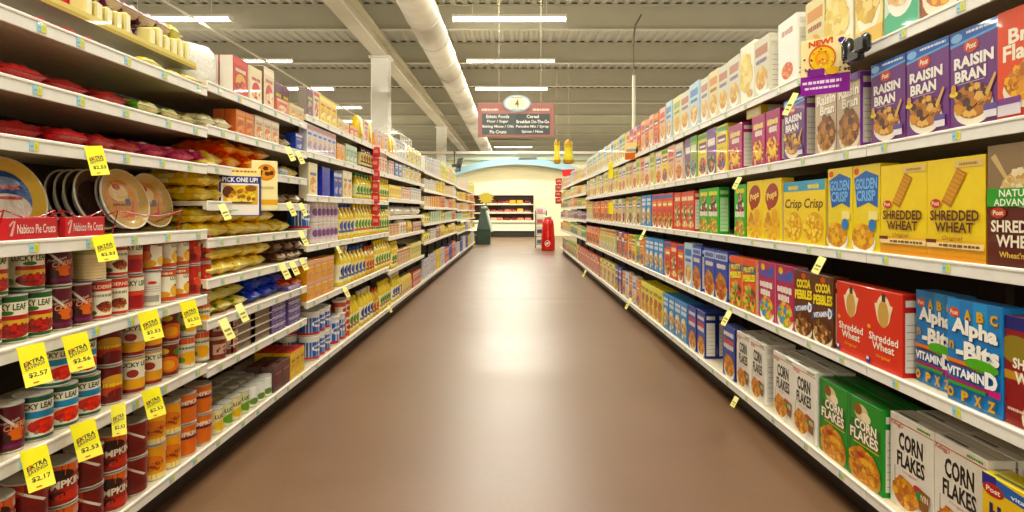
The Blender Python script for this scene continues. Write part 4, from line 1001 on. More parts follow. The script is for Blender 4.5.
# ------------------------------------------------------------------ stocking the shelves
def yat(px, X): return F*X/abs(px - VX)
EPS = .0006
RNG = random.Random(21)
def run(side, z, X, place, specs):
    """specs: (kind or [kinds], near_px, far_px, options) - fills the stretch of shelf seen between two image columns"""
    for sp in specs:
        kinds, pa, pb = sp[:3]; o = sp[3] if len(sp) > 3 else {}
        ks = kinds if isinstance(kinds, list) else [kinds]
        q = PROTO[ks[0]]; Xv = X + (q['D']*.5 if q['cat'].split()[-1] in ('can', 'canister', 'tub', 'bottle') else 0)
        ya, yb = yat(pa, Xv), yat(pb, Xv)
        fill(side, z, X, place, ks, ya, yb, o)
def fill(side, z, X, place, ks, ya, yb, o):
        W = max(PROTO[k]['W'] for k in ks)*o.get('sw', 1)
        n = o.get('n') or max(1, round((yb - ya)/(W + .004)))
        pitch = (yb - ya)/n; rz0 = (PI/2 if side < 0 else -PI/2)
        for i in range(n):
            if o.get('rnd') and i % 3 == 0: kr = RNG.choice(ks)
            k = ks[i % len(ks)] if not o.get('rnd') else kr
            p = PROTO[k]; sx = min(1.12, max(.8, (pitch - .003)/p['W'])) if (p['cat'].endswith('box') and not o.get('fix')) else 1
            y = ya + (i + .5)*pitch
            for row in range(o.get('rows', 1)):
                zz = z + EPS
                for t in range(o.get('tiers', 1)):
                    back = o.get('back', 0) + row*(p['D'] + .004)
                    x = side*(X + p['D']/2 + back)
                    jit = o.get('jit', .0)
                    yaw = o.get('yaw', 0) + (RNG.uniform(-jit, jit) if jit else 0)
                    if side > 0 and ya < 9: yaw += RNG.uniform(-.015, .015); x += RNG.uniform(0, .008)
                    hz = o.get('sz', 1)*(1 + (RNG.uniform(-.02, .02) if o.get('rnd') else 0))
                    if o.get('top'): hz = min(1.8, o['top']*(.72 + .26*((i//3*37) % 7)/6)/p['H'])
                    d = p['desc']
                    if o.get('tiers', 1) > 1: d = ('upper ' if t == o['tiers'] - 1 else 'lower ' if t == 0 else 'middle ') + d
                    if row: d = ('back row ' if row == 1 else 'rearmost ') + d
                    spawn(k, (x, y, zz), rz0 + yaw, place, desc=d, sc=(sx, 1, hz))
                    zz += p['H']*hz + .0008
NAME_R = ['top right shelf', 'second right shelf', 'third right shelf', 'fourth right shelf', 'bottom right shelf']
def stock_right():
    T, S2, S3, S4, B0 = 1.65, 1.312, .953, .572, .15
    X = 1.196
    run(1, T, X, NAME_R[0], [('brownbowl', 966, 918), ('mintbowl', 917, 883), ('yellowbowl', 881, 853), ('whitebowl', 851, 825), ('pale1', 823, 806), ('whitehot', 803, 772, {'n': 1, 'fix': 1, 'yaw': 0}), (['pale0', 'whitebowl'], 769, 728), (['pale0', 'pale1', 'pale0'], 727, 700), (['pale2', 'pale0', 'pale4'], 699, 672), (['pale2', 'pale3'], 671, 659), (['gen6', 'pale3'], 658, 641), (['gen1', 'pale3'], 640, 626), (['pale4', 'pale2', 'pale1'], 625, 586.6)])
    run(1, S2, X, NAME_R[1], [('bran', 1052, 1000), ('raisin', 999, 905), ('raisin', 904, 870), ('raisintan', 860, 815), ('raisin', 806, 780), ('magenta', 779, 752), ('magenta', 742, 728), (['gen4', 'gen5'], 727, 697), (['gen8', 'gen5'], 696, 684), (['gen7', 'pale3', 'gen4'], 682, 655), (['pale4', 'gen7', 'pale3'], 654, 622), (['gen7', 'pale4', 'pale1', 'gen3'], 621, 586.6)])
    run(1, S3, X, NAME_R[2], [('swb', 1060, 987), ('swy', 985, 880), ('golden', 879, 828), ('ycrisp', 824, 782), ('pops', 780, 746), ('green', 745, 733), ('green', 718, 698), ('red', 694, 674), ('gen1', 673, 652), ('lblue', 651, 641), (['gen3', 'gen2'], 640, 622), (['gen7', 'gen3'], 621, 612), (['gen0', 'gen0', 'gen1'], 611, 593), ('gen2', 592, 586.6)])
    run(1, S4, X, NAME_R[3], [('swm', 1066, 1003), ('alpha', 1001, 946), ('alpha', 944, 905, {'back': .025, 'n': 1}), ('swr', 902, 835), ('cocoa', 833, 794), ('fruity', 793, 757), ('orange', 755, 729), ('bluemulti', 727, 703), (['bluemulti', 'pale2'], 701, 684), (['gen1', 'red'], 683, 664), ('lblue', 663, 645), (['gen0', 'gen8', 'gen4'], 644, 628), (['gen6', 'gen5'], 627, 616), ('gen2', 615, 600), (['gen0', 'gen1'], 599, 586.6)])
    run(1, B0, 1.2, NAME_R[4], [('honeycomb', 1060, 981), ('cornflakes', 979, 884, {'back': .02, 'rows': 2}), ('greencorn', 882, 818, {'rows': 2}), ('cornflakes', 816, 772, {'rows': 2}), ('cornflakes', 764, 736, {'rows': 2}), ('bluebox', 734, 722), ('bluebox', 704, 688, {'rows': 2}), ('lblue', 686, 663, {'rows': 2}), ('yellowb', 662, 641, {'rows': 2}), (['gen0', 'whiteblue'], 640, 622), ('bluebox', 621, 615), (['yellowb', 'gen2'], 614, 600), (['gen1', 'gen6'], 599, 578), (['gen4', 'gen8'], 577, 567), ('gen3', 566, 562.5)])
    spawn('flatbox', (X + .142, yat(752, X), S2 + EPS + .2505), -PI/2, NAME_R[1])
    # far stretch, differently spaced shelves
    ya, yb = 10.75, 16.7
    for z, nm, ks in ((1.66, 'far top right shelf', ['pale0', 'pale3', 'pale4', 'gen7', 'gen2', 'pale2']), (1.4, 'far second right shelf', ['gen2', 'gen7', 'gen6', 'gen1', 'pale4']), (1.17, 'far third right shelf', ['gen1', 'gen7', 'gen8', 'gen0', 'gen4']), (.93, 'far fourth right shelf', ['gen3', 'gen5', 'gen7', 'gen1']), (.62, 'far fifth right shelf', ['gen2', 'gen8', 'gen0'])):
        fill(1, z, X, nm, ks, ya, yb, {'rnd': 1, 'n': 24, 'top': .27 if z > 1.6 else .2 if z > .65 else .25})

def tiltbag(kind, x, y, z, rz, place, desc=None, pitch=0., roll=0.):
    return spawn(kind, (x, y, z), rz, place, desc=desc, rot=(pitch, roll, rz))
def bags(side, z, X, place, specs):
    """(kind, near_px, far_px, layers)"""
    for sp in specs:
        k, pa, pb, lay = sp[:4]; back = sp[4] if len(sp) > 4 else 0.
        p = PROTO[k]; ya, yb = yat(pa, X), yat(pb, X); n = max(1, round((yb - ya)/(p['W']*.98)))
        for i in range(n):
            y = ya + (i + .5)*(yb - ya)/n
            for t in range(lay if i % 2 == 0 else max(1, lay - (lay > 2))):
                d = p['desc'] if lay == 1 else ['bottom', 'second', 'third', 'fourth'][t] + '-layer ' + p['desc']
                sc = min(1, (yb - ya)/n/p['W'])
                spawn(k, (side*(X + p['D']/2 + back + RNG.uniform(0, .03)), y + RNG.uniform(-.006, .006), z + EPS + t*(p['H']*.96 + .001)), PI/2 + RNG.uniform(-.1, .1), place, desc=d, sc=(sc, 1, 1))
def LP(bay, sh): return f"{bay} left bay's {sh} shelf"

def stock_left():
    X = 1.243; A = 'first'
    # ---- first bay: pie fillings, crusts, foil bags
    z = 1.585; P = LP(A, 'top')
    bags(-1, z, X, P, [('smallred', 40, 112, 1), ('smallyel', 150, 204, 1)])
    bags(-1, 1.42, X, LP(A, 'second'), [('redb', -60, 60, 1), ('redb', 60, 140, 1), ('grn', 142, 204, 1)])
    bags(-1, 1.275, X, LP(A, 'third'), [('redb', -60, 62, 1), ('redb', 62, 150, 1), ('mag', 152, 204, 1)])
    tr = lambda: {'jit': .25, 'yaw': -.6}
    P = LP(A, 'fifth'); Z = .757
    seqU = [('lucky', -34, 44), ('dark', 44, 70), ('tan', 74, 104, {'n': 1}), ('wild', 106, 122), ('luckyred', 122, 138), ('fruit', 140, 158), ('fruitlucky', 158, 184), ('redfruit', 184, 206)]
    seqL = [('lucky', -34, 46), ('dark', 46, 88), ('wild', 88, 123), ('luckyred', 123, 140), ('white', 140, 157), ('fruitlucky', 157, 184), ('redfruit', 184, 206)]
    two_tier(Z, X, P, seqL, seqU)
    P = LP(A, 'sixth'); Z = .483
    seqL = [('dark', -34, 20), ('luckyblue', 20, 95), ('berry', 95, 122), ('peach', 122, 158), ('orangefruit', 158, 176), ('lemon', 176, 206)]
    seqU = [('luckyblue', 38, 92), ('berry', 94, 122), ('peach', 122, 158), ('orangefruit', 158, 178), ('lemon', 178, 206)]
    two_tier(Z, X, P, seqL, seqU)
    P = LP(A, 'bottom')
    seqL = [(['pump', 'diag'], -30, 141), ('mix', 142, 174), ('pmix', 174, 206)]
    two_tier(.15, X, P, seqL, seqL)
    # pies
    z = 1.016
    def pie(k, px, X_, rr, lean, yaw, lab):
        y = yat(px, X_); o = spawn(k, (-X_, y, z), 0, 'x')
        o.rotation_euler = (Matrix.Rotation(yaw, 4, 'Z') @ Matrix.Rotation(PI/2 - lean, 4, 'X')).to_euler()
        o.location.z = z + .003 + rr*math.cos(lean) + .03*math.sin(lean)
        PEND.pop(); tag(o, lab, 'pie crust', 'pie crusts on the left shelf')
    pie('pieblue', 10, 1.35, .109, .3, 1.42, 'gold rimmed pie crust with blue label standing at the left edge behind red sign')
    for i, xx in enumerate((1.37, 1.41, 1.45, 1.49)):
        pie('piedark', (98, 88, 79, 70)[i], xx, .105, .3, 1.5, ['front pan of the stack of dark pie crusts behind the second red sign', 'second pan from the front in the stack of dark pie crusts', 'third pan from the front in the stack of dark pie crusts', 'rearmost pan in the stack of dark pie crusts'][i])
    for i, xx in enumerate((1.44, 1.40, 1.36, 1.32)):
        pie('piepeach', (110, 115, 120, 125)[i], xx, .107, .3, 1.42, ['rearmost of the stack of peach labelled pie crusts', 'third from the front of the peach labelled pie crusts', 'second from the front of the peach labelled pie crusts', 'front pie crust of the stack, its peach coloured label in full view'][i])
    pie('piepeach', 152, 1.36, .107, .3, 1.45, 'peach labelled pie crust leaning at the right of the pie stack')
    for i, (pa, pb, lab) in enumerate(((6, 57, 'red wire rack with printed sign, nearest the left picture edge'), (65, 104, 'second red wire rack with printed sign, in front of dark pie pans'), (120, 184, 'red wire rack without a sign, in front of the peach labelled pies'))):
        ya, yb = yat(pa, 1.236), yat(pb, 1.236); L = yb - ya; e = empty('pie_rack', (-1.242, (ya + yb)/2, z + .001), PI/2)
        mb = MB(); zz = .075
        mb.tube([(-L/2, .02, .002), (-L/2, .0, zz), (-L/2*.3, .0, zz - .018), (L/2*.3, 0, zz - .018), (L/2, 0, zz), (L/2, .02, .002)], .0022, 6, 'b01c28')
        mb.tube([(-L/2, 0, zz), (-L/2, .16, .004)], .002, 6, 'b01c28'); mb.tube([(L/2, 0, zz), (L/2, .16, .004)], .002, 6, 'b01c28'); mb.tube([(-L/2, .16, .004), (L/2, .16, .004)], .002, 6, 'b01c28')
        ob('wire_frame', mb.mesh('wire_frame', PLASTIC, True), e)
        if i < 2:
            mb = MB(); h = .056; mb.box(-L/2, -.008, .0, L/2, .012, h, 'c41a24', b=.001)
            a = Art(mb, lambda u, v, l: (-L/2 + u*L, -.008 - l, v*h), aspect=L/h)
            a.txt('Nabisco Pie Crusts', .57, .5, .76, .42, 'f2e8e0', .005); a.poly([(.05, .2), (.13, .85), (.16, .85), (.1, .2)], 'e8b8b4'); a.poly([(.04, .7), (.12, .9), (.12, .82), (.05, .6)], 'e8b8b4')
            ob('sign', mb.mesh('sign', PAPER), e)
        tag(e, lab, 'rack')
    # tilted tray of packs above the top shelf
    e = empty('display_tray', (-1.29, 2.02, 1.662), PI/2); L = 1.12
    mb = MB(); mb.box(-L/2, 0, 0, L/2, .13, .012, 'b8a050', cols={'-z': '7d7a66'}); mb.box(-L/2, 0, .012, L/2, .004, .026, 'd8c87c'); mb.box(-L/2, .126, .012, L/2, .13, .1, 'b8a050'); ob('tray', mb.mesh('tray', PAPER), e)
    for x in (-L/2 + .02, L/2 - .02):
        mb = MB(); mb.box(x - .008, .05, -.076, x + .008, .1, 0, 'b8b09a'); ob('bracket', mb.mesh('bracket', PAPER), e)
    tag(e, 'mustard tray of packets raised above the first left top shelf', 'tray')
    mb = MB(); mb.box(-.014, 0, 0, .014, .05, .075, 'e6dca0', b=.004); mb.box(-.011, -.003, .004, .011, 0, .07, 'f2ecc4'); mb.box(-.008, .004, .075, .008, .046, .077, 'ded08a'); w = mb.mesh('wafer_pack', PAPER)
    for i in range(13):
        if i in (5, 6): continue
        x = -.08 + i*.049
        o = ob('wafer_pack', w, None, (-1.299, 2.02 + x, 1.6745), PI/2 + RNG.uniform(-.06, .06)); o.scale = (1, 1, RNG.uniform(.85, 1.15))
        register(o, 'pale yellow wafer pack', 'mustard tray front', 'packet', 2.02 + x)
    for kk, n_, y0, d in (('smallred', 5, 1.52, 'small red packet'), ('smallmag', 5, 2.02, 'small plum and white packet'), ('smallyel', 1, 2.5, 'small yellow packet')):
        for q in range(n_):
            for t in range(2):
                spawn(kk, (-1.386, y0 + q*.1, 1.675 + t*.088), PI/2 + RNG.uniform(-.12, .12), 'mustard tray', desc=['lower ', 'upper '][t] + d, rot=(.0, 0, PI/2 + RNG.uniform(-.12, .12)), sc=(1, .52 if t == 0 else .9, 2.4 if t == 0 else 1.6))
    # ---- second bay
    A = 'second'
    P = LP(A, 'top'); z = 1.61
    spawn('whitesack', (-1.36, 2.66, z + EPS), PI/2 - .3, P, rot=(0, 0, PI/2 - .5), sc=(.85, 1, .82))
    run(-1, z, X, P, [('redtop', 232, 249, {'rows': 3, 'n': 1}), ('strawb', 250, 262), ('tallcream', 263, 275, {'n': 1, 'fix': 1}), ('pinkbox', 276, 289), ('lowcream', 290, 304), ('darkyel', 276, 304.5, {'back': .09, 'sz': 1.22})])
    P = LP(A, 'second'); z = 1.436
    bags(-1, z, X, P, [('crm', 207, 234, 1)])
    run(-1, z, X, P, [('amberbox', 236, 254, {'rows': 2}), ('peachbox', 255, 279), ('royal2', 294, 304, {'n': 1, 'sz': .55})])
    bags(-1, z, X, P, [('brn', 280, 293, 1)])
    P = LP(A, 'third'); z = 1.28
    bags(-1, z, X, P, [('mag', 207, 212, 1), ('ylw2', 212, 232, 1), ('orb', 232, 275, 2), ('bluw', 276, 292, 1), ('ylw2', 293, 304, 1)])
    P = LP(A, 'fourth'); z = 1.13
    bags(-1, z, X, P, [('ylw', 207, 236, 3), ('ylw2', 237, 262, 2), ('brn', 270, 304, 1)])
    P = LP(A, 'fifth'); z = .978
    bags(-1, z, X, P, [('ylw', 207, 250, 2), ('ylw2', 251, 276, 3), ('ylw', 277, 293, 1)])
    run(-1, z, X, P, [('short', 293, 304)])
    P = LP(A, 'sixth'); z = .814
    bags(-1, z, X, P, [('ylw', 207, 272, 2), ('brn', 280, 304, 2)])
    P = LP(A, 'seventh'); z = .649
    bags(-1, z, X, P, [('mix1', 207, 250, 2), ('blu', 251, 288, 2), ('rib', 289, 305, 1)])
    P = LP(A, 'eighth'); z = .459
    run(-1, z, X, P, [('redtub', 208, 232, {'tiers': 2, 'fix': 1})])
    for i, (pa, k, n_) in enumerate(((244, 'tray', 4), (264, 'tray', 4), (279, 'purpack', 4), (294.5, 'purpack', 5))):
        p = PROTO[k]; y = yat(pa, X) 
        for t in range(n_): spawn(k, (-(X + p['D']/2), y, z + EPS + t*(p['H'] + .0006)), PI/2, P, desc=f"{p['desc']} {['lowest', 'second up', 'third up', 'fourth up', 'topmost'][t]} in {'near' if i % 2 == 0 else 'far'} stack")
    P = LP(A, 'bottom'); z = .15
    run(-1, z, X, P, [(['milkpale', 'milkgreen'], 208, 244, {'rows': 3}), ('evap', 245, 273, {'rows': 3}), ('maroon', 274, 290, {'rows': 2}), ('ylwred', 291, 304.5, {'rows': 2})])
    # ---- third bays
    A = 'third'
    P = LP(A, 'top'); z = 1.663
    run(-1, z, X, P, [('darkyel', 307, 313, {'n': 1}), ('redwhite', 314, 319, {'n': 1}), ('yelbox', 320, 337), ('lowcream', 338, 349), ('pinkbox', 350, 358), (['pouch', 'redwhite'], 359, 373), (['orangebox', 'bluewhite'], 374, 387.5)])
    P = LP(A, 'second'); z = 1.447
    run(-1, z, X, P, [('bluewhite', 307, 336), ('orangebox', 337, 345), ('mint', 346, 357), ('syrup', 358, 372), ('redwhite', 379, 387)])
    P = LP(A, 'third'); z = 1.185
    run(-1, z, X, P, [('creamtall', 308, 318, {'n': 1}), ('royal', 319, 333, {'n': 1, 'fix': 1}), ('royal2', 334, 342), ('creamtall', 343, 352), ('oilgreen', 353, 368, {'sz': .84}), ('oilyel', 369, 387.5, {'sz': .8})])
    P = LP(A, 'fourth'); z = .884
    run(-1, z, X, P, [('spice', 308, 333, {'tiers': 2}), ('oilblue', 335, 350), ('oilyel', 351, 372), ('oilgreen', 373, 387.5)])
    P = LP(A, 'fifth'); z = .547
    run(-1, z, X, P, [('orangebox', 307, 334, {'tiers': 2}), ('oilwhite', 335, 346), ('oilblue', 347, 362), ('oilred', 363, 371), ('oilyel', 372, 387.5)])
    P = LP(A, 'bottom'); z = .15
    run(-1, z, X, P, [('short', 306, 323, {'tiers': 2, 'rows': 2}), ('shortbig', 324, 336), ('pinkcan', 337, 345, {'tiers': 2}), ('oilyel', 346, 355), ('oilwhite', 356, 369), ('oilred', 370, 376), ('oilyel', 377, 387.5)])
    # ---- fourth bays
    A = 'fourth'
    rows = [('top', 1.656, [('pouch', 389, 395), ('far2', 396, 405), (['paper', 'far5'], 406, 421)]), ('second', 1.45, [('redwhite', 389, 394), ('far4', 395, 402), (['far2', 'yelbox'], 403, 421)]), ('third', 1.217, [('yelbox', 389, 401), ('redwhite', 402, 410), ('far2', 411, 421)]),
            ('fifth', .835, [('far0', 389, 399), ('paper', 400, 407), ('pouch', 408, 412), ('far6', 413, 421)]), ('sixth', .5, [('oilyel', 389, 396), ('far0', 397, 410), ('far5', 411, 421)]), ('bottom', .15, [('oilwhite', 389, 398), ('pouch', 399, 412), ('far1', 413, 421)])]
    for nm, z, sp in rows: run(-1, z, X, LP(A, nm), [s + ({'fix': 1, 'sz': .8 if nm in ('second', 'third') else .72 if nm == 'fifth' else 1},) for s in sp])
    bags(-1, 1.04, X, LP(A, 'fourth'), [('flour', 389, 421, 1)])
    # ---- fifth and sixth stretches
    for A, ya, yb, tops, n in (('fifth', 8.75, 13.5, (1.64, 1.39, 1.15, .92, .66, .15), 22), ('farthest', 13.62, 19.6, (1.62, 1.36, 1.12, .9, .62, .15), 22)):
        for i, z in enumerate(tops):
            nm = ['top', 'second', 'third', 'fourth', 'fifth', 'bottom'][i]
            ks = [['far2', 'redwhite', 'paper', 'far5', 'bluewhite'], ['far0', 'far3', 'far2', 'far1', 'yelbox', 'pouch'], ['far3', 'far1', 'far0', 'orangebox', 'redwhite'], ['far6', 'far5', 'oilyel', 'far1', 'mint'], ['far2', 'oilyel', 'pouch', 'far4', 'far6'], ['far4', 'yelbox', 'far1', 'far2', 'bluewhite', 'oilwhite', 'royal2']][i]
            fill(-1, z, X, LP(A, nm), ks, ya, yb, {'n': n, 'rnd': 2, 'fix': 1, 'top': [.3, .21, .2, .2, .2, .36][i]})

def two_tier(Z, X, P, lo, up):
    RL = random.Random(int(Z*1000))
    for t, seq in enumerate((lo, up)):
        for sp in seq:
            ks = sp[0] if isinstance(sp[0], list) else [sp[0]]; o = sp[3] if len(sp) > 3 else {}
            W = max(PROTO[k]['W'] for k in ks); ya, yb = yat(sp[1], X + .045), yat(sp[2], X + .045)
            n = o.get('n') or max(1, int((yb - ya)/(W - .001))); pitch = (yb - ya)/n
            for i in range(n):
                k = ks[i % len(ks)]; p = PROTO[k]
                z = Z + EPS + t*.1235
                d = ('upper ' if t else 'lower ') + p['desc']
                sc = min(1, (pitch - .001)/p['W'])
                spawn(k, (-(X + .048), ya + (i + .5)*pitch, z), PI/2 - .62 + RL.uniform(-.2, .2), P, desc=d, sc=(sc, sc, (.1225 if t == 0 else .117)/(p['H'] + .001)))

# ------------------------------------------------------------------ tags and signs that hang off the shelves
def sale_tag(price, big=True):
    key = ('tag', price)
    if key in PROTO: return PROTO[key]
    mb = MB(); W, H = .055, .1
    mb.box(-W/2, -.0006, -H, W/2, .0006, 0, 'e6dc30' if price else 'f0eca8')
    for sg in (-1, 1):
        a = Art(mb, lambda u, v, l, sg=sg: (sg*(-W/2 + u*W), sg*(-.0006 - l), -H + v*H), aspect=W/H)
        if price:
            a.rect(0, 0, 1, .34, 'f2ea78'); a.txt('EXTRA', .5, .59, .76, .11, '2a2620', .03, slope=.1); a.txt('SAVINGS', .5, .48, .76, .1, '5a564c', .02, slope=.1); a.txt('X', .27, .57, .11, .11, 'c83a2a', .04)
            a.txt(price, .55, .26, .7, .13, '4a4420', .02); a.rect(.3, .06, .5, .09, 'c85a3a')
        else:
            a.rect(0, .0, 1, .5, 'efe9a0'); a.scr(.5, .45, .7, .12, '6a6440'); a.scr(.5, .25, .6, .1, '8a8450')
    PROTO[key] = mb.mesh('sale_tag', PAPER); return PROTO[key]
_rail = mat_plain('tag_paper_pale', 'f0ecc0', .5)
def place_tag(side, px, py, wpx, hpx, price, lab, out=.35, rot=.5, pale=False):
    X = (XL if side < 0 else XR) - .012
    s = yat(px, X)/F; X -= wpx*s/2*math.sin(rot) + .004; y = yat(px, X); z = HC + (VY - py)*y/F; wpx *= .88 if price else .68; hpx *= 1 if price or side < 0 else 1.2
    o = ob('sale_tag', sale_tag(price), None, (side*X, y, z))
    o.rotation_mode = 'XYZ'
    o.scale = (wpx*s/.055, 1, hpx*s/.1)
    rz = (PI/2 - rot) if side < 0 else (-PI/2 + rot)
    o.rotation_euler = (Matrix.Rotation(rz, 4, 'Z') @ Matrix.Rotation(-out, 4, 'X') @ Matrix.Rotation((.13 if price else .3)*side, 4, 'Y')).to_euler()
    tag(o, lab, 'price tag', 'hanging price tags on the left' if side < 0 else 'hanging price tags on the right')

def hang_tags():
    L = [(30, 345, 25, 40, '$2.57', 'yellow price tag $2.57 hanging below the pie filling cans at far left'),
         (74, 334, 24, 36, '$2.56', 'yellow price tag second from left under the upper pie filling cans'),
         (147, 311, 20, 29, '$2.53', 'yellow price tag under the white backed can'),
         (187, 301, 17, 26, '$2.53', 'yellow price tag under the strawberry cans at bay end'),
         (33, 448, 25, 40, '$2.17', 'yellow price tag $2.17 hanging over the pumpkin cans at far left'),
         (82, 422, 24, 36, '$2.53', 'yellow price tag $2.53 hanging over the middle pumpkin cans'),
         (118, 404, 14, 30, '$2.53', 'yellow price tag turned edgewise over the pumpkin cans'),
         (150, 389, 19, 28, '$2.53', 'yellow price tag over the amber pumpkin mix cans'),
         (102, 235, 20, 27, '$2.53', 'yellow price tag hanging from the pie crust shelf'),
         (93, 146, 18, 31, '$2.53', 'yellow price tag hanging in front of the pie crust pans'),
         (222, 319, 13, 22, '', 'yellow price tag over the red brown tubs'),
         (238, 304, 11, 19, '', 'yellow price tag over the foil trays, below the blue bags'),
         (221, 204, 11, 17, '', 'yellow and blue price tag left of the recipe sign'),
         (281, 263, 10, 17, '', 'pale price tag first of three under the sixth shelf'),
         (291, 261, 9, 15, '', 'pale price tag second of three under the sixth shelf'),
         (301, 258, 8, 13, '', 'pale price tag third of three under the sixth shelf'),
         (288, 202, 9, 15, '', 'pale price tag left of a pair under the fourth shelf'),
         (300, 203, 7, 14, '', 'pale price tag right of a pair under the fourth shelf'),
         (287, 147, 9, 15, '', 'pale price tag left of a pair under the second shelf'),
         (297, 151, 8, 14, '', 'pale price tag right of a pair under the second shelf'),
         (300, 231, 8, 16, '', 'pale price tag below the white canister'),
         (344, 287, 7, 11, '', 'pale price tag over the shortening canisters'), (337, 246, 5, 8, '', 'pale price tag under the oil bottles'),
         (388, 305, 4, 8, '', 'pale price tag at floor level on the left bottom rail')]
    for px, py, w, h, p, lab in L: place_tag(-1, px, py, w, h, p, lab, rot=1.25 if 'edgewise' in lab else .75)
    R = [(823, 257, 12, 15, '', 'yellow price tag hanging under the yellow crisp cereal boxes'), (730, 311, 9, 13, '', 'yellow price tag over the navy cereal boxes'),
         (737, 397, 8, 9, '', 'yellow price tag low on the right bottom rail'), (631, 298, 5, 10, '', 'small pale tag on the right bottom rail'), (586, 270, 4, 6, '', 'tiny pale tag far along the right bottom rail'),
         (796, 93, 10, 20, '', 'cream price tag hanging off the top right shelf'), (740, 177, 8, 11, '', 'cream price tag under the second right shelf'), (645, 230, 5, 9, '', 'pale tag hanging under the third right shelf')]
    for px, py, w, h, p, lab in R: place_tag(1, px, py, w, h, p, lab, rot=.6)
    # yellow shelf danglers far right
    for px, py, h, lab in ((611, 160, 18, 'yellow dangling card high on the right shelves'), (611, 200, 14, 'yellow dangling card under the second right shelf')):
        X = XR - .02; y = yat(px, X); s = y/F; mb = MB(); w = 5*s; H = h*s
        mb.box(-w/2, -.002, -H, w/2, .002, -.03, 'e4d440', b=.001); mb.tube([(0, 0, -.03), (0, 0, .02)], .002, 5, 'd8d0b0')
        tag(ob('dangling_card', mb.mesh('dangling_card', PAPER), None, (X, y, HC + (VY - py)*s), -.5), lab, 'card')
    # recipe pad sign at left
    X = XL - .03; y = yat(240, X); s = y/F; e = empty('recipe_sign', (-X, y, HC + (VY - 192)*s), PI/2 - .9)
    W, H = 40*s, 48*s
    mb = MB(); mb.box(-W/2, -.004, -H/2, W/2, .004, H/2, 'efe2a0', b=.001)
    a = Art(mb, lambda u, v, l: (-W/2 + u*W, -.004 - l, -H/2 + v*H), .0003, W/H)
    a.scr(.5, .93, .8, .04, 'c8705a'); a.rect(.0, .0, 1, .83, '3a3f80'); a.rect(.05, .02, .95, .68, 'ece6e0'); a.txt('PICK ONE UP!', .5, .755, .84, .1, 'f4f2f0', .03)
    a.rect(.1, .24, .92, .64, 'd8b060'); a.ell(.22, .5, .14, .12, '5a2c18'); a.ell(.6, .52, .2, .1, 'e8c848'); a.ell(.75, .58, .14, .07, '8a5a28'); a.ell(.5, .34, .32, .08, 'f0d880'); a.flakes(.55, .42, .3, .14, 20, ['c8882c', 'e8d070', '9a6a28'], .05); a.ell(.5, .28, .3, .02, '4a4a40'); a.scr(.3, .12, .3, .04, 'a8c890')
    ob('recipe_pad', mb.mesh('recipe_pad', PAPER), e)
    mb = MB(); w2, h2 = 26*s, 50*s
    mb.box(W*.3, .012, -H*.36, W*.3 + w2, .016, -H*.36 + h2, 'f0e4b0', b=.001)
    a = Art(mb, lambda u, v, l: (W*.3 + u*w2, .012 - l, -H*.36 + v*h2), .0003, w2/h2)
    a.ell(.55, .76, .36, .17, 'd8883c'); a.ell(.55, .76, .3, .13, 'e2a058'); a.flakes(.55, .76, .24, .1, 7, ['5a2a18'], .05); a.rect(.35, .1, 1, .2, 'e0a848'); a.scr(.6, .45, .5, .05, 'c8b888')
    ob('back_card', mb.mesh('back_card', PAPER), e)
    mb = MB(); mb.tube([(0, .006, H*.3), (0, .03, H*.36), (-.0, .06, H*.36)], .004, 6, '8a8a88'); ob('clip', mb.mesh('clip', PLASTIC), e)
    tag(e, 'recipe card sign reading PICK ONE UP! clipped to the left shelves', 'sign')
    # shelf talker at right: NEW!
    X = XR - .07; y = yat(825, X); s = y/F; e = empty('shelf_talker', (X, y, HC + (VY - 66)*s), -PI/2 + .85)
    W, H = 46*s, 56*s
    mb = MB(); mb.box(-W/2, -.003, -H/2, W/2, .003, H/2, 'efe0b0', b=.001)
    a = Art(mb, lambda u, v, l: (-W/2 + u*W, -.003 - l, -H/2 + v*H), .0003, W/H)
    a.rect(0, 0, 1, .34, '8a3f9a'); a.scr(.44, .22, .8, .06, 'e8d8ec'); a.scr(.44, .12, .7, .05, 'e8d8ec'); a.txt('NEW!', .42, .93, .5, .11, 'd8501c', .05, slope=.04); a.ell(.84, .92, .07, .05, '5a3a8a')
    a.ell(.45, .64, .28, .24, 'd86a3a', 14); a.ell(.45, .63, .25, .21, 'e8c03a', 14); a.ell(.45, .64, .15, .13, 'e89a3c', 12); a.ell(.45, .64, .09, .08, 'f0b860', 12); a.flakes(.45, .64, .24, .2, 20, ['6a4a2a', 'f0e0a0', 'c87a28'], .018)
    a.rect(.15, .34, .5, .46, '7a3a8a'); a.ell(.66, .4, .14, .07, 'e0b050'); a.flakes(.1, .5, .12, .18, 8, ['5a3a2a'], .02); a.flakes(.9, .42, .1, .1, 8, ['5a3a2a'], .025)
    ob('printed_card', mb.mesh('printed_card', PAPER), e)
    mb = MB(); mb = MB(); mb.lathe([(.012, -H*.02), (.02, .0), (.022, H*.3), (.012, H*.36)], 10, '17171a'); mb.box(0, -.012, -H*.1, .09, .012, H*.12, '1a1a1c', b=.008); mb.box(.06, -.016, .0, .13, .014, H*.3, '202022', b=.01); d = Matrix.Rotation(PI/2 - .85, 3, 'Z') @ Vector((XR - .045 - X, yat(848, XR - .045) - y, 0)); o = ob('clip', mb.mesh('clip', PLASTIC, True), e, (d.x, d.y, -H*.02)); o.rotation_euler = (0, 0, -.85)
    tag(e, 'yellow and purple NEW! card in a black clip on the top right shelf', 'sign')
    X = XR - .03; y = yat(632, X); s = y/F; e = empty('shelf_sign', (X, y, HC + (VY - 151)*s), -PI/2 + .9)
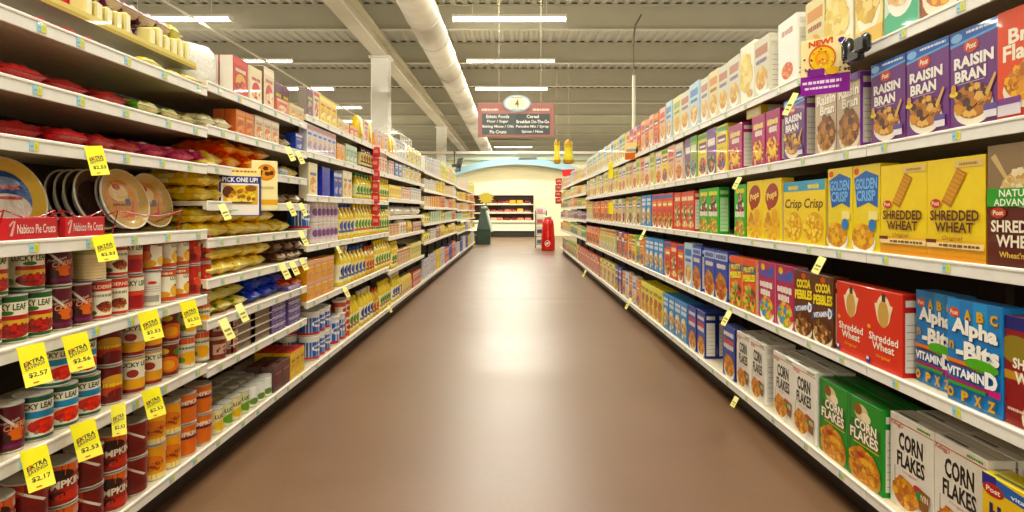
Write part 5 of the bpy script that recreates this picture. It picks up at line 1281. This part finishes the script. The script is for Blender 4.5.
    W, H = 15*s, 17*s; mb = MB(); mb.box(-W/2, -.004, -H/2, W/2, .004, H/2, 'e6cf9a', b=.001); mb.box(-W/2, -.006, -H*.5, W/2, -.004, -H*.1, 'c86a3a'); mb.box(-W*.4, -.006, -H*.02, W*.4, -.004, H*.12, '8a9aa0'); ob('card', mb.mesh('card', PAPER), e)
    mb = MB(); mb.lathe([(.03, -.06), (.05, 0), (.03, .06)], 10, '1a1c24'); o = ob('clip', mb.mesh('clip', PLASTIC, True), e, (W*.62, 0, 0))
    tag(e, 'small orange sign in a black clip farther along the top right shelf', 'sign')
    y = 15.6; s = y/F; mb = MB(); pts = [(-.16, .08), (.16, .1), (.12, -.04), (.0, -.1), (-.14, -.08)]
    mb.add([(x, -.01, z) for x, z in pts] + [(x, .01, z) for x, z in pts], [(0, 1, 2, 3, 4), (5, 6, 7, 8, 9)] + [(i, (i + 1) % 5, 5 + (i + 1) % 5, 5 + i) for i in range(5)], lin('d84a48'))
    tag(ob('shelf_flag', mb.mesh('shelf_flag', PAPER), None, (XR + .12, y, HC + (VY - 173)*s)), 'red shelf flag standing above the far end of the right shelves', 'sign')
    # white wire rack on the top left shelf
    y = 7.5; e = empty('wire_basket', (-1.45, y, 1.657)); mb = MB(); a, b, h = .17, .36, .3
    for z in (.005, .1, .2, h): mb.tube([(a, -b, z), (a, b, z), (-a, b, z), (-a, -b, z), (a, -b, z)], .006, 5, 'f2f0e6')
    for i in range(7):
        q = -b + i*b/3; mb.tube([(a, q, .0), (a, q, h), (0, q, h + .1), (-a, q, h), (-a, q, 0)], .005, 5, 'f2f0e6')
    mb.tube([(0, -b, h + .1), (0, b, h + .1)], .006, 5, 'f2f0e6')
    ob('wire_frame', mb.mesh('wire_frame', PLASTIC), e); tag(e, 'white wire basket with a peaked top on the left top shelf', 'basket')
    # clip strips
    def strip(side, px, p0, p1, n, lab, col, X, w=.035):
        y = yat(px, X); s = y/F; z0 = HC + (VY - p0)*s; z1 = HC + (VY - p1)*s; e = empty('clip_strip', (side*X, y, z0), 0)
        mb = MB(); mb.box(-.012, -.001, z1 - z0, .012, .002, 0, 'd8c8b0' if side < 0 else 'a88a4a'); ob('strip', mb.mesh('strip', PAPER), e); tag(e, lab, 'clip strip')
        mb = MB(); hh = (z0 - z1)/n*.9; mb.box(-w, -.02, -hh, w, -.002, 0, col, b=.006); mb.box(-w*.57, -.0215, -hh*.6, w*.57, -.0198, -hh*.3, 'd8968a'); me = mb.mesh('hanging_packet', FOIL)
        for i in range(n):
            o = ob('hanging_packet', me, None, (side*X, y - .002, z0 - .01 - i*(z0 - z1)/n)); o.rotation_euler = (0, RNG.uniform(-.1, .1), 0)
            register(o, 'red packet', ('left' if side < 0 else 'far right') + ' clip strip', 'packet', i)
    strip(-1, 376, 146, 226, 7, 'clip strip of red packets hanging on the left shelves', 'c8242a', XL - .02)
    strip(1, 558.5, 178, 204, 4, 'clip strip of red packets at the far end of the right shelves', 'c02420', XR - .06, .085)

# ------------------------------------------------------------------ camera, world, go
def main():
    build_room(); build_lights(); build_hanging(); build_far(); build_boxes(); build_left()
    k = 0
    secs = [(1.326, 2.546, [1.585, 1.42, 1.275, 1.016, .757, .483]), (2.546, 3.766, [1.61, 1.436, 1.28, 1.13, .978, .814, .649, .459])]
    for i in range(2): secs.append((3.766 + 1.22*i, 4.986 + 1.22*i, [1.663, 1.447, 1.185, .884, .547]))
    for i in range(2): secs.append((6.206 + 1.22*i, 7.426 + 1.22*i, [1.656, 1.45, 1.217, 1.04, .835, .5]))
    for i in range(4): secs.append((8.646 + 1.22*i, 9.866 + 1.22*i, [1.64, 1.39, 1.15, .92, .66]))
    for i in range(5): secs.append((13.526 + 1.22*i, 14.746 + 1.22*i, [1.62, 1.36, 1.12, .9, .62]))
    for i, (a, b, t) in enumerate(secs):
        shelving_unit(-1, a, b, t, .15, f'beige steel shelving unit, {ordw(i + 1)} from the near end of the left side', tagn=6 if i < 2 else 4 if i < 4 else 0)
    for i in range(13):
        a = .927 + 1.22*i; t = [1.65, 1.312, .953, .572] if i < 8 else [1.66, 1.4, 1.17, .93, .62]
        shelving_unit(1, a, a + 1.22, t, .15, f'beige steel shelving unit, {ordw(i + 1)} from the near end of the right side', tagn=4 if i < 4 else 0)
    stock_right(); stock_left(); hang_tags(); finish_labels()
    for k, p in list(PROTO.items()):
        if isinstance(p, dict) and not p['used'] and not p.get('gone'):
            for ch in list(p['root'].children): bpy.data.objects.remove(ch)
            bpy.data.objects.remove(p['root']); print('unused', k)
    for o in COL.objects:
        if o.get('label') and len(o['label'].split()) > 16: print('LONG', len(o['label'].split()), o['label'])
    cam = bpy.data.cameras.new('camera'); cam.sensor_width = 36; cam.lens = 36*F/1024
    cam.shift_x = (512 - VX)/1024; cam.shift_y = (VY - 256)/1024; cam.clip_end = 200; cam.clip_start = .05
    co = bpy.data.objects.new('camera', cam); COL.objects.link(co); co.location = (0, 0, HC); co.rotation_euler = (PI/2, 0, 0); S.camera = co
    w = bpy.data.worlds.new('world'); S.world = w; w.use_nodes = True
    w.node_tree.nodes['Background'].inputs[0].default_value = (1, .94, .8, 1); w.node_tree.nodes['Background'].inputs[1].default_value = .2
    S.view_settings.view_transform = VT; S.view_settings.exposure = EXPO; S.view_settings.look = LOOK
VT, EXPO, LOOK = 'Standard', 0., 'None'
main()
